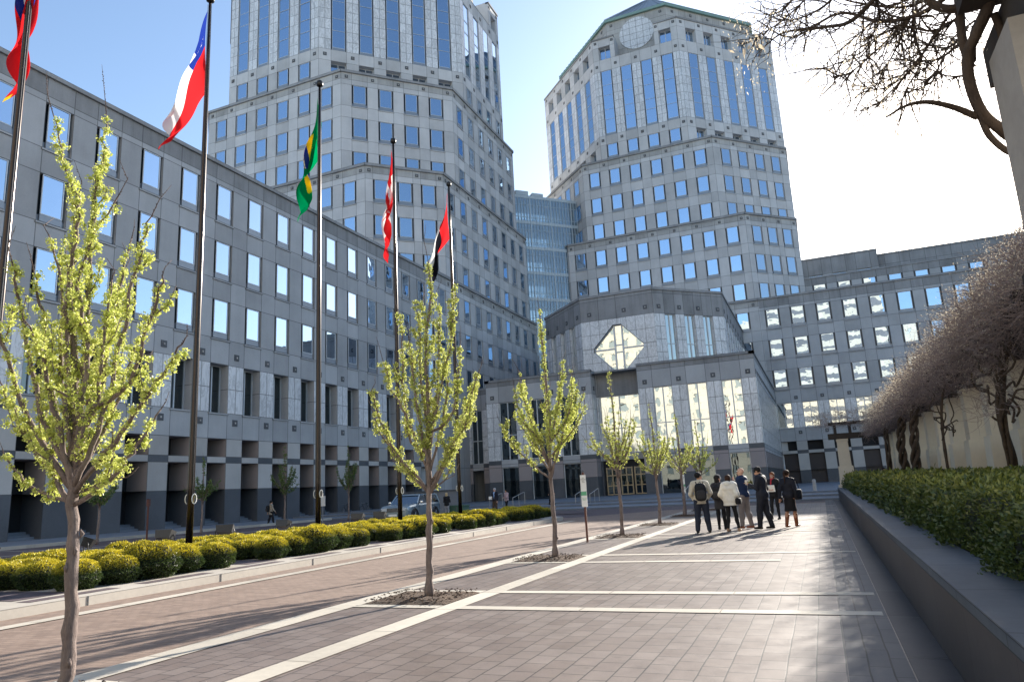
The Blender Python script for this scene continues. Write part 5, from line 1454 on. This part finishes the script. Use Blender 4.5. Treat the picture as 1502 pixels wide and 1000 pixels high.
        a, b = HD(-.020, .098, -.055), HD(.020, .098, -.055); mb.tube([sc(a), sc(HD(0, .104, -.056)), sc(b)], [.003*s, .006*s, .003*s], 'lips', 5)
    bd = sdfmesh('body', skin, body, lo, hi, h, t, extras)
    wob = lambda P, a=.006, f=22: a*np.sin(P[..., 2]*f+3*np.sin(P[..., 0]*9))*np.sin(P[..., 0]*17+P[..., 1]*13+1.3)
    # trousers or bare legs
    if legs:
        loose = .012 if female else .024
        def tr(P):
            d = U([legsdf(P, loose), cap_(P, sc((hx-.06*W, hy, .97)), sc((hx+.06*W, hy, .97)), (.112+loose)*s*W, (.112+loose)*s*W)], .04*s)+wob(P, .005)
            if not female:
                for i in range(2): d = smin(d, cap_(P, sc(kn[i]), sc(ank[i]), (.066)*s*W, .058*s*W), .02*s)
            return np.maximum(np.maximum(d, P[..., 2]-1.03*s), (.06 if not boots else .3)*s-P[..., 2])
        sdfmesh('trousers', legs, tr, lo, (hi[0], hi[1], 1.06*s), h, t)
    if skirt:
        col, zb = skirt
        def sk(P):
            zc = P[..., 2]/s; f = np.clip((1.0-zc)/.5, 0, 1); cx_ = hx; rx = (.155+.03*f)*W; ry = .125+.03*f
            d = (np.sqrt(((P[..., 0]/s-cx_)/rx)**2+((P[..., 1]/s-hy)/ry)**2)-1)*ry*s+wob(P, .006)
            return np.maximum(np.maximum(d, P[..., 2]-1.04*s), zb*s-P[..., 2])
        sdfmesh('skirt', col, sk, (lo[0], lo[1], (zb-.03)*s), (hi[0], hi[1], 1.07*s), h, t)
    zhem = .86-coat
    def jk(P):
        o = .026+puffy
        d = smin(torso(P, o), armsdf(P, .018+puffy*.8, .06), .04*s)
        zc = P[..., 2]/s; f = np.clip((1.0-zc)/.4, 0, 1)
        rx = (.165+.045*f+puffy)*W; ry = .135+.035*f+puffy
        sk_ = (np.sqrt(((P[..., 0]/s-hx)/rx)**2+((P[..., 1]/s-hy)/ry)**2)-1)*ry*s
        sk_ = np.maximum(sk_, P[..., 2]-1.02*s); d = smin(d, sk_, .04*s)
        d = d+wob(P, .007)
        if puffy: d = d-.008*np.abs(np.sin(P[..., 2]*26))
        d = smin(d, cap_(P, sc((hx, hy+LN(1.46)-.01, 1.46)), sc((hx, hy+LN(1.5), 1.515)), .075*s, .066*s), .02*s)
        low = zhem*s-P[..., 2]
        armr = armsdf(P, .05+puffy, .0)
        low = np.where(armr < 0, -1., low)
        d = np.maximum(np.maximum(d, low), -(cap_(P, sc(tuple(hc+np.array((0, 0, -.02)))), sc(tuple(hc+np.array((0, 0, .3)))), .085*s, .3*s)))
        if shirt: d = np.maximum(d, -(np.maximum(np.abs(P[..., 0]/s-hx)-.010-.055*np.clip((zc-1.05)/.4, 0, 1), hy+.04-P[..., 1]/s+LN(1.3)))*s) if True else d
        return d
    tp = sdfmesh('jacket' if not puffy else 'padded_jacket', top, jk, (lo[0], lo[1], (zhem-.04)*s), (hi[0], hi[1], 1.58*s), h, t)
    if shirt:
        sdfmesh('shirt', shirt, lambda P: np.maximum(np.maximum(smin(torso(P, .012), cap_(P, sc((hx, hy, 1.44)), sc((hx, hy+LN(1.5), 1.505)), .072*s, .06*s), .02*s), P[..., 2]-1.51*s), .95*s-P[..., 2]), (lo[0], lo[1], .93*s), (hi[0], hi[1], 1.54*s), h, t)
    if hood:
        sdfmesh('hood', top, lambda P: np.maximum(smin(ell_(P, sc((hx, hy-.10, 1.47)), (.125*s, .075*s, .10*s)), cap_(P, sc((hx-.09, hy-.02, 1.49)), sc((hx+.09, hy-.02, 1.49)), .045*s, .045*s), .04*s), -headsdf(P)-.0), (lo[0], lo[1], 1.3*s), hi, h, t)
    if scarf: sdfmesh('scarf', scarf, lambda P: np.maximum(U([cap_(P, sc((hx, hy, 1.48)), sc((hx, hy+.02, 1.50)), .082*s, .078*s), cap_(P, sc((hx+.02, hy+.10, 1.46)), sc((hx+.03, hy+.15, 1.25)), .03*s, .035*s)], .03*s), -headsdf(P)), (lo[0], lo[1], 1.15*s), hi, h, t)
    # shoes
    def shoe(i):
        f = np.array(ank[i])
        def fn(P):
            d = U([cap_(P, sc(f+(0, -.035, -.045)), sc(f+(0, .16, -.055)), .043*s, .034*s), cap_(P, sc(f+(0, 0, -.04)), sc(f+(0, -.0, .0)), .045*s, .046*s)], .02*s)
            return np.maximum(d, .004-P[..., 2])
        return fn
    for i in range(2):
        f = np.array(ank[i])
        if boots:
            def bt(P, f=f, i=i):
                d = U([shoe(i)(P), cap_(P, sc(f), sc(tuple(np.array(kn[i])*.75+f*.25)), .052*s, .068*s)], .02*s)
                return np.maximum(np.maximum(d, P[..., 2]-.40*s), .004-P[..., 2])
            sdfmesh('boot', boots, bt, sc(f+(-.14, -.16, -.1)), sc(f+(.14, .30, .42)), h, t)
        else: sdfmesh('shoe', shoes, shoe(i), sc(f+(-.12, -.14, -.1)), sc(f+(.12, .26, .08)), h, t)
    if not bald:
        def hr(P):
            q = rotP(P); d = ell_(q, (0, -.022, .042), (.092, .108, .098))
            d = np.maximum(d, -(ell_(q, (0, .115, -.03), (.075, .075, .085))))
            d = np.maximum(d, -(q[..., 2]+.045+.35*np.clip(q[..., 1]+.03, -.2, .2)*-1)*-1 if False else d*0-1)
            d = np.maximum(d, q[..., 1]*.9-q[..., 2]*.5-.075)
            d = np.maximum(d, -.055-hairlen-q[..., 2]+np.clip(q[..., 1], 0, .2)*1.0)
            if hairlen: d = smin(d, ell_(q, (0, -.035-.02*(hairlen > .15), -.02-hairlen*.5), (.088-.03*(hairlen > .2), .075, .06+hairlen*.55)), .03); d = np.maximum(d, -ell_(q, (0, .125, -.05), (.07, .085, .11)))
            d = d*s+.004*np.sin(P[..., 0]*90)*np.sin(P[..., 2]*40)
            return np.maximum(d, -headsdf(P)-.012)
        hcs = np.array(sc(hc)); sdfmesh('hair', hair, hr, hcs+(-.16, -.18, -.16-hairlen*1.2), hcs+(.16, .16, .16), .010, t)
    t['wr'] = [float(v) for p in wr for v in np.array(p)*s]
    return t, s, wr
def rbox(mb, c, r, mat, bev=.3, M=None):
    """softly rounded block"""
    N = 8; V = []; F = []
    for j in range(N+1):
        th = math.pi*j/N
        for i in range(12):
            f = 2*math.pi*i/12; d = [math.sin(th)*math.cos(f), math.sin(th)*math.sin(f), math.cos(th)]; e = bev
            p = Vector([c[k]+r[k]*math.copysign(abs(d[k])**e, d[k]) for k in range(3)]); V.append(M @ p if M else p)
    for j in range(N):
        for i in range(12): F.append((j*12+i, (j+1)*12+i, (j+1)*12+(i+1) % 12, j*12+(i+1) % 12))
    mb.sharefaces(V, F, mat)
def world(t, p): return Vector(t.location)+Matrix.Rotation(t.rotation_euler[2], 3, 'Z') @ Vector(p)
def backpack(t, s, label, mat='black_cloth', k=1.):
    b = thing('backpack', label, 'backpack', world(t, (0, -.20*s, 1.18*s)), t.rotation_euler[2]); sk = k*s
    mb = MB(); mb.smooth = True; rbox(mb, (0, -.05*sk, 0), (.155*sk, .10*sk, .235*sk), mat, .55); mb.build('bag', b)
    mb = MB(); mb.smooth = True; rbox(mb, (0, -.145*sk, -.07*sk), (.115*sk, .035*sk, .12*sk), 'dark_grey', .5); mb.build('pocket', b)
    for e in (-1, 1):
        mb = MB(); mb.tube(cr([(e*.09*s, .02*s, .19*s), (e*.11*s, .16*s, .31*s), (e*.12*s, .33*s, .2*s), (e*.13*s, .32*s, -.02*s), (e*.14*s, .05*s, -.17*s)], 4), .014*s, mat, 5); mb.build('strap', b)
    mb = MB(); mb.tube(cr([(-.03, -.02, .23*sk), (0, -.02, .275*sk), (.03, -.02, .23*sk)], 4), .008, mat, 5); mb.build('handle', b)
def handbag(t, s, p, r, label, mat='black_cloth', straps=((0, 0, .5),), name='handbag', cat='bag', dz=0):
    b = thing(name, label, cat, world(t, (p[0]*s, p[1]*s, p[2]*s)), t.rotation_euler[2]+dz)
    mb = MB(); mb.smooth = True; rbox(mb, (0, 0, 0), [q*s for q in r], mat, .4); mb.build('bag', b)
    mb = MB(); mb.tube(cr([Vector(q)*s for q in straps], 5), .011, mat, 5); mb.build('strap', b)
PH = .015
def feetpx(x, y): d = CR*((x-751)/FPX)-CU*((y-500)/FPX)+CF; k = -1.55/d.z; return d.x*k, d.y*k
G1 = None
# angles: 0 faces away from the viewer along +y; positive turns to the left
x, y = feetpx(1033, 782); t, s, w_ = person(x, y, .012, 1.78, R_(12), 'person seen from behind in a cream jacket and dark jeans, head turned right', 'cream_cloth', 'jean', head=R_(-55), arms=('pocket', 'pocket'), feet=((-.17, 0), (.17, .04)), h=PH, coat=.02, build=1.08)
backpack(t, s, 'black backpack on the back of the person in the cream jacket', k=1.1)
x, y = feetpx(1060, 777); t, s, w_ = person(x, y, .012, 1.68, R_(-5), 'person in a long black coat and tights wearing headphones, between cream and white jackets', 'dark_grey', 'black_cloth', female=True, hair='hair_black', head=R_(-40), arms=('pocket', 'strap'), feet=((-.09, 0), (.10, .03)), h=PH, coat=.20, hairlen=.08)
backpack(t, s, 'black backpack worn by the person in the long black coat')
hp = thing('headphones', 'pale grey headphones on the person in the black coat', 'headphones', world(t, (0, 0, 0)), t.rotation_euler[2])
mb = MB(); mb.smooth = True; mb.tube([(.105*math.cos(a)*s, .03*s, (1.64+.125*math.sin(a))*s) for a in [math.pi*k/10 for k in range(11)]], .012, 'grey_trouser', 6); mb.build('band', hp)
for e in (-1, 1): mb = MB(); mb.smooth = True; rbox(mb, (e*.098*s, .03*s, 1.635*s), (.02, .035, .04), 'grey_trouser', .7); mb.build('ear_cup', hp)
x, y = feetpx(1076, 780); t, s, w_ = person(x, y, .012, 1.66, R_(-14), 'person seen from behind in a white hooded puffer jacket and black leggings', 'white_puffer', 'black_cloth', female=True, hair='hair_brown', arms=('pocket', 'pocket'), feet=((-.15, -.02), (.17, .06)), shoes='flesh_shoe', h=PH, coat=.06, puffy=.035, hood=True, hairlen=.05)
handbag(t, s, (.26, .02, .93), (.07, .14, .10), 'small black shoulder bag at the hip of the person in the white puffer jacket', straps=((0, -.12, .08), (-.03, -.05, .45), (-.08, 0, .55), (-.03, .06, .4), (0, .12, .08)))
x, y = feetpx(1096, 775); t, s, w_ = person(x, y, .012, 1.86, R_(62), 'bald person in a navy blazer, grey trousers and brown shoes facing left', 'navy', 'grey_cloth', shoes='brown_leather', skin='skin_light', bald=True, arms=('chin', 'fold'), feet=((-.12, .06), (.12, -.10)), h=PH, shirt='paper', head=R_(12), coat=-.04)
mb = MB(); c = Vector((0, .03, 1.64))*s
gl = thing('glasses', 'thin dark glasses on the bald person in the navy blazer', 'glasses', world(t, (0, 0, 0)), t.rotation_euler[2]+R_(12))
for e in (-1, 1): mb.tube([(e*.034*s+.026*math.cos(a), .122*s, 1.645*s+.018*math.sin(a)) for a in [k*math.pi/5 for k in range(11)]], .003, 'lamp_black', 4, cap=False); mb.tube([(e*.06*s, .12*s, 1.65*s), (e*.085*s, .02*s, 1.65*s)], .003, 'lamp_black', 4)
mb.build('frame', gl)
x, y = feetpx(1124, 776); t, s, w_ = person(x, y, .012, 1.86, R_(70), 'person in a dark navy suit and light blue shirt looking down, holding a cup', 'dark_suit', 'dark_suit', hair='hair_black', arms=('cup', 'down'), feet=((-.10, .12), (.12, -.14)), h=PH, shirt='blue_shirt', nod=1., coat=.05, build=1.08)
wl = world(t, tuple(np.array(w_[0])*s+np.array((.0, .07, .06))))
cu = thing('paper_cup', 'white paper cup held by the person in the dark suit', 'cup', wl); mb = MB(); mb.smooth = True; mb.lathe([(.032, -.06), (.043, .06), (.046, .062), (.046, .075), (.0, .08)], 'cup', 14); mb.build('cup_body', cu); mb = MB(); mb.lathe([(.039, -.025), (.043, .03)], 'cream_cloth', 14); mb.build('sleeve', cu)
x, y = feetpx(1140, 762); t, s, w_ = person(x, y, .012, 1.70, R_(165), 'person with red brown hair and red scarf holding papers, behind the dark suit', 'black_cloth', 'black_cloth', female=True, hair='hair_red', skin='skin_light', arms=('hold', 'hold'), feet=((-.10, 0), (.16, .05)), h=PH, hairlen=.10, scarf='red_scarf', coat=.02)
wl = world(t, (0, .30*s, 1.16*s)); mb = MB(); mb.box((-.15, -.012, -.13), (.15, .012, .12), 'paper'); o = mb.build('papers', None, wl); o.rotation_euler = (R_(-20), 0, R_(165)); tag(o, 'sheaf of white papers held by the person with the red scarf', 'papers')
x, y = feetpx(1163, 773); t, s, w_ = person(x, y, .012, 1.72, R_(-25), 'person walking away in a black jacket, black skirt and brown boots with a ponytail', 'dark_suit', None, female=True, hair='hair_brown', arms=('back', 'strap'), feet=((-.10, -.16), (.07, .14)), boots='brown_leather', h=PH, skirt=('black_cloth', .48), head=R_(8), coat=-.02, build=1.1)
pt = MB(); pt.smooth = True; pt.tube(cr([(0, -.11*s, 1.70*s), (0, -.16*s, 1.66*s), (.01, -.17*s, 1.5*s), (.0, -.17*s, 1.34*s)], 5), [.02]+[.03]*8+[.026]*4+[.012]*3, 'hair_brown', 8); pt.build('ponytail', t)
handbag(t, s, (.33, -.05, .99), (.055, .20, .16), 'large black tote bag on the right shoulder of the person in brown boots', straps=((0, -.13, .14), (-.08, -.08, .45), (-.13, 0, .50), (-.06, .08, .42), (0, .13, .14)), name='tote_bag')
handbag(t, s, (-.27, -.02, .84), (.035, .10, .10), 'small black purse in the left hand of the person in brown boots', straps=((0, -.06, .08), (.0, -.05, .16), (0, .05, .16), (0, .06, .08)))
PF = .028
x, y = feetpx(397, 770); t, s, w_ = person(x, y, .01, 1.70, R_(-28), 'person in a beige coat with a backpack walking past the arcade', 'beige_coat', 'black_cloth', arms=('back', 'swing'), feet=((-.08, -.18), (.08, .20)), h=PF, coat=.12); backpack(t, s, 'dark backpack on the person walking past the arcade')
x, y = feetpx(656, 761); t, s, w_ = person(x, y, .01, 1.62, R_(10), 'blonde person in a black top and pale trousers seen from behind near the car', 'black_cloth', 'grey_trouser', female=True, hair='hair_blonde', h=PF, hairlen=.08, arms=('fold', 'fold'))
x, y = feetpx(727, 754); t, s, w_ = person(x, y, .01, 1.76, R_(168), 'person in a dark suit and pale shirt standing near the entrance steps holding a paper', 'dark_suit', 'brown_cloth', skin='skin_light', h=PF, shirt='blue_shirt', arms=('down', 'hold'), hair='grey_trouser', feet=((-.12, 0), (.12, .08)))
wl = world(t, (.16*s, .30*s, 1.10*s)); mb = MB(); mb.box((-.12, -.01, -.1), (.12, .01, .1), 'paper'); o = mb.build('paper_sheet', None, wl); tag(o, 'white paper held by the person in a dark suit near the steps', 'paper')
x, y = feetpx(744, 752); t, s, w_ = person(x, y, .01, 1.64, R_(150), 'person in a red and white patterned top and black trousers walking near the steps', 'pattern_cloth', 'black_cloth', female=True, hair='hair_black', h=PF, arms=('hold', 'hold'), feet=((-.12, .16), (.10, -.14)), hairlen=.06)
x, y = feetpx(809, 742); y0 = 57.0; x0 = x*57.0/y; t, s, w_ = person(x0, y0, .23, 1.74, R_(-80), 'dark clothed person on the entrance steps behind the third tree trunk', 'black_cloth', 'black_cloth', h=PF, arms=('swing', 'back'), feet=((-.08, .15), (.08, -.15)))
p_ = at(1297, 690, 56); t, s, w_ = person(p_.x, 56, .0, 1.78, R_(180), 'person in a dark blue top partly hidden by the hedge near the far vines', 'blue_top', 'black_cloth', h=PF, arms=('fold', 'fold'), skin='skin')

# ---------------------------------------------------------------- silver blue off-road wagon
def suv(x, y, rz):
    t = thing('parked_car', 'silver blue off-road wagon facing the viewer beyond the shrubs', 'car', (x, y, .005), rz)
    # local: front towards -y, width x +-.95, length 4.4
    Wd = .95
    sec = [(-2.25, .42, .78, .80), (-2.18, .34, .93, .90), (-1.95, .30, 1.02, .945), (-1.2, .28, 1.08, .95), (-.95, .28, 1.10, .95), (.6, .28, 1.12, .95), (1.7, .28, 1.12, .95), (2.05, .30, 1.10, .94), (2.2, .38, 1.04, .88)]
    mb = MB(); mb.smooth = False; V = []; M = 12
    for (yy, z0, z1, w_) in sec:
        ring = [(-w_*.93, z0), (-w_, z0+.14), (-w_*1.0, z0+.42), (-w_*.985, z1-.12), (-w_*.93, z1-.03), (-w_*.78, z1), (w_*.78, z1), (w_*.93, z1-.03), (w_*.985, z1-.12), (w_, z0+.42), (w_, z0+.14), (w_*.93, z0)]
        V += [(a, yy, b) for a, b in ring]
    F = []
    for i in range(len(sec)-1):
        for k in range(M): F.append((i*M+k, i*M+(k+1) % M, (i+1)*M+(k+1) % M, (i+1)*M+k))
    F.append(tuple(range(M))[::-1]); F.append(tuple((len(sec)-1)*M+k for k in range(M)))
    mb.sharefaces(V, F, 'car_paint')
    # cabin pillars and roof
    b0, b1 = -.95, 2.05; r0, r1 = -.40, 1.90; wt = .74; zb, zt = 1.10, 1.60
    ro = [(-wt, r0), (wt, r0), (wt, r1), (-wt, r1)]
    mb.sharefaces([(-wt-.03, r0-.05, zt-.05), (wt+.03, r0-.05, zt-.05), (wt+.03, r1+.05, zt-.05), (-wt-.03, r1+.05, zt-.05), (-wt+.06, r0+.08, zt+.03), (wt-.06, r0+.08, zt+.03), (wt-.06, r1-.03, zt+.03), (-wt+.06, r1-.03, zt+.03)],
                  [(0, 1, 5, 4), (1, 2, 6, 5), (2, 3, 7, 6), (3, 0, 4, 7), (4, 5, 6, 7)], 'car_paint')
    for e in (-1, 1):
        for ya, yb in ((b0, r0), ):
            mb.tube([(e*.88, ya, zb-.02), (e*wt, yb, zt-.02)], .035, 'car_paint', 6)
        mb.tube([(e*.9, .35, zb-.02), (e*(wt+.005), .32, zt-.02)], .035, 'car_trim', 6)
        mb.tube([(e*.9, b1, zb-.02), (e*wt, r1, zt-.02)], .05, 'car_paint', 6)
    mb.build('body', t)
    g = MB(); gy = .01
    g.face([(-.86, b0+gy, zb), (.86, b0+gy, zb), (wt-.01, r0+gy, zt-.05), (-wt+.01, r0+gy, zt-.05)], 'car_glass'); g.build('windscreen', t)
    for e in (-1, 1):
        for a0, a1, c0, c1 in ((b0+.12, .33, r0+.10, .30), (.40, 1.15, .36, 1.10), (1.2, b1-.05, 1.15, r1-.05)):
            g = MB(); g.face([(e*.895, a0, zb), (e*.895, a1, zb), (e*(wt+.01), c1, zt-.06), (e*(wt+.01), c0, zt-.06)], 'car_glass'); g.build('side_window', t)
        m_ = MB(); m_.smooth = True; rbox(m_, (e*1.04, -.72, 1.16), (.11, .06, .08), 'car_chrome', .5); m_.tube([(e*.9, -.72, 1.12), (e*.98, -.72, 1.14)], .02, 'car_trim', 5); m_.build('mirror', t)
        m_ = MB(); m_.box((e*.60-.15, -2.285, .74), (e*.60+.19*1, -2.12, .90), 'headlight'); m_.build('headlight', t)
        m_ = MB(); m_.box((e*.953-.004, .15, .90), (e*.953+.010, .32, .94), 'car_chrome'); m_.box((e*.953-.004, 1.0, .90), (e*.953+.010, 1.17, .94), 'car_chrome'); m_.build('door_handle', t)
        m_ = MB()
        for yy in (-.78, .37, 1.22): m_.box((e*.951-.003, yy, .42), (e*.951+.003, yy+.012, 1.06), 'car_trim')
        m_.box((e*.955-.006, -.85, .34), (e*.955+.008, 1.1, .42), 'car_trim'); m_.build('door_seam', t)
        for yy in (-1.42, 1.35):
            wh = thing('wheel', '', '', (0, 0, 0)); 
            for k in ('label', 'category'): del wh[k]
            wh.parent = t; wh.location = (e*.86, yy, .37)
            m_ = MB(); m_.smooth = True; m_.lathe([(.24, -.11), (.34, -.12), (.37, -.08), (.37, .08), (.34, .12), (.24, .11)], 'tyre', 26, axis='x'); m_.build('tyre', wh)
            m_ = MB(); m_.lathe([(.05, .0), (.24, .06), (.25, .10)] if e > 0 else [(.25, -.10), (.24, -.06), (.05, 0)], 'rim', 20, axis='x')
            for q in range(5):
                a = q*2*math.pi/5; m_.tube([(e*.09, .04*math.cos(a), .04*math.sin(a)), (e*.10, .24*math.cos(a), .24*math.sin(a))], .03, 'rim', 5)
            m_.build('rim', wh)
            ar = MB(); ar.smooth = True; P = [(e*.945, yy+.45*math.cos(a), .37+.45*math.sin(a)) for a in [math.pi*k/12 for k in range(-1, 14)]]; ar.tube(P, .045, 'car_trim', 5); ar.build('wheel_arch', t)
            dk = MB(); dk.lathe([(.0, 0), (.43, 0), (.43, .01)], 'car_trim', 22, (e*.948-.005, yy, .37), axis='x'); dk.build('wheel_well', t)
    m_ = MB(); m_.box((-.42, -2.27, .68), (.42, -2.2, .90), 'car_trim')
    for k in range(4): m_.box((-.40, -2.29, .71+.05*k), (.40, -2.27, .725+.05*k), 'car_chrome')
    m_.build('grille', t)
    m_ = MB(); m_.box((-.86, -2.33, .42), (.86, -2.15, .60), 'car_paint'); m_.box((-.80, -2.30, .30), (.80, -2.15, .42), 'car_trim'); m_.build('bumper', t)
    m_ = MB(); m_.box((-.26, -2.345, .44), (.26, -2.335, .55), 'sign_white'); m_.build('number_plate', t)
    m_ = MB(); 
    for k in (-1, 1): m_.tube([(k*.72, -.28, 1.66), (k*.72, 1.75, 1.66)], .018, 'car_trim', 5)
    m_.build('roof_rail', t)
suv(-22.95, 38.3, R_(4))
# pale blue saloon far off behind the pergola
t = thing('parked_car', 'pale blue car roof showing above the hedge behind the far column', 'car', (6.9, 62, .33), R_(90))
mb = MB(); V = []; 
pr = [(-2.1, .35), (-2.1, .75), (-1.3, .90), (-.7, 1.32), (.7, 1.36), (1.4, .98), (2.1, .90), (2.15, .4)]
for e in (-.85, .85): V += [(e*(.82 if z > 1 else 1), y, z) for y, z in pr]
n = len(pr); mb.sharefaces(V, [tuple(range(n))[::-1], tuple(range(n, 2*n))]+[(i, (i+1) % n, n+(i+1) % n, n+i) for i in range(n)], 'car_blue'); mb.build('body', t)
for e in (-1, 1):
    m_ = MB(); m_.face([(e*.80, -1.1, .93), (e*.80, 1.25, .97), (e*.72, .66, 1.30), (e*.72, -.68, 1.27)], 'car_glass'); m_.build('side_window', t)
    for yy in (-1.3, 1.35): m_ = MB(); m_.lathe([(.3, -.1), (.32, -.08), (.32, .08), (.3, .1)], 'tyre', 18, (e*.78, yy, .32), axis='x'); m_.build('wheel', t)
m_ = MB(); m_.face([(-.72, -1.25, .93), (.72, -1.25, .93), (.66, -.74, 1.28), (-.66, -.74, 1.28)], 'car_glass'); m_.build('windscreen', t)
# bicycle against the arcade
def bike(x, y, z, rz, lab):
    t = thing('bicycle', lab, 'bicycle', (x, y, z), rz, 'bicycles parked by the arcade')
    for nm, yy in (('wheel', -.52), ('wheel', .52)):
        m_ = MB(); P = [(0, yy+.33*math.cos(a), .34+.33*math.sin(a)) for a in [k*math.pi/12 for k in range(25)]]; m_.tube(P, .018, 'tyre', 5, cap=False)
        for k in range(8): a = k*math.pi/4; m_.tube([(0, yy, .34), (0, yy+.32*math.cos(a), .34+.32*math.sin(a))], .003, 'rim', 3)
        m_.build(nm, t)
    m_ = MB()
    for a, b in (((0, -.52, .34), (0, -.38, .9)), ((0, -.40, .78), (0, -.02, .30)), ((0, -.39, .84), (0, .18, .80)), ((0, -.02, .30), (0, .20, .86)), ((0, -.02, .30), (0, .52, .34)), ((0, .18, .80), (0, .52, .34))): m_.tube([a, b], .016, 'lamp_black', 6)
    m_.build('frame', t)
    m_ = MB(); m_.tube([(-.25, -.36, .98), (0, -.38, .95), (.25, -.36, .98)], .013, 'rim', 6); m_.build('handlebar', t)
    m_ = MB(); m_.smooth = True; rbox(m_, (0, .22, .90), (.07, .13, .03), 'black_cloth', .6); m_.build('saddle', t)
bike(-42.6, 59.0, .13, R_(8), 'bicycle standing at the arcade behind the silver blue car, nearer one')
bike(-42.2, 61.6, .13, R_(-6), 'bicycle standing at the arcade behind the silver blue car, farther one')
for o in bpy.data.objects:
    if 'wr' in o: del o['wr']
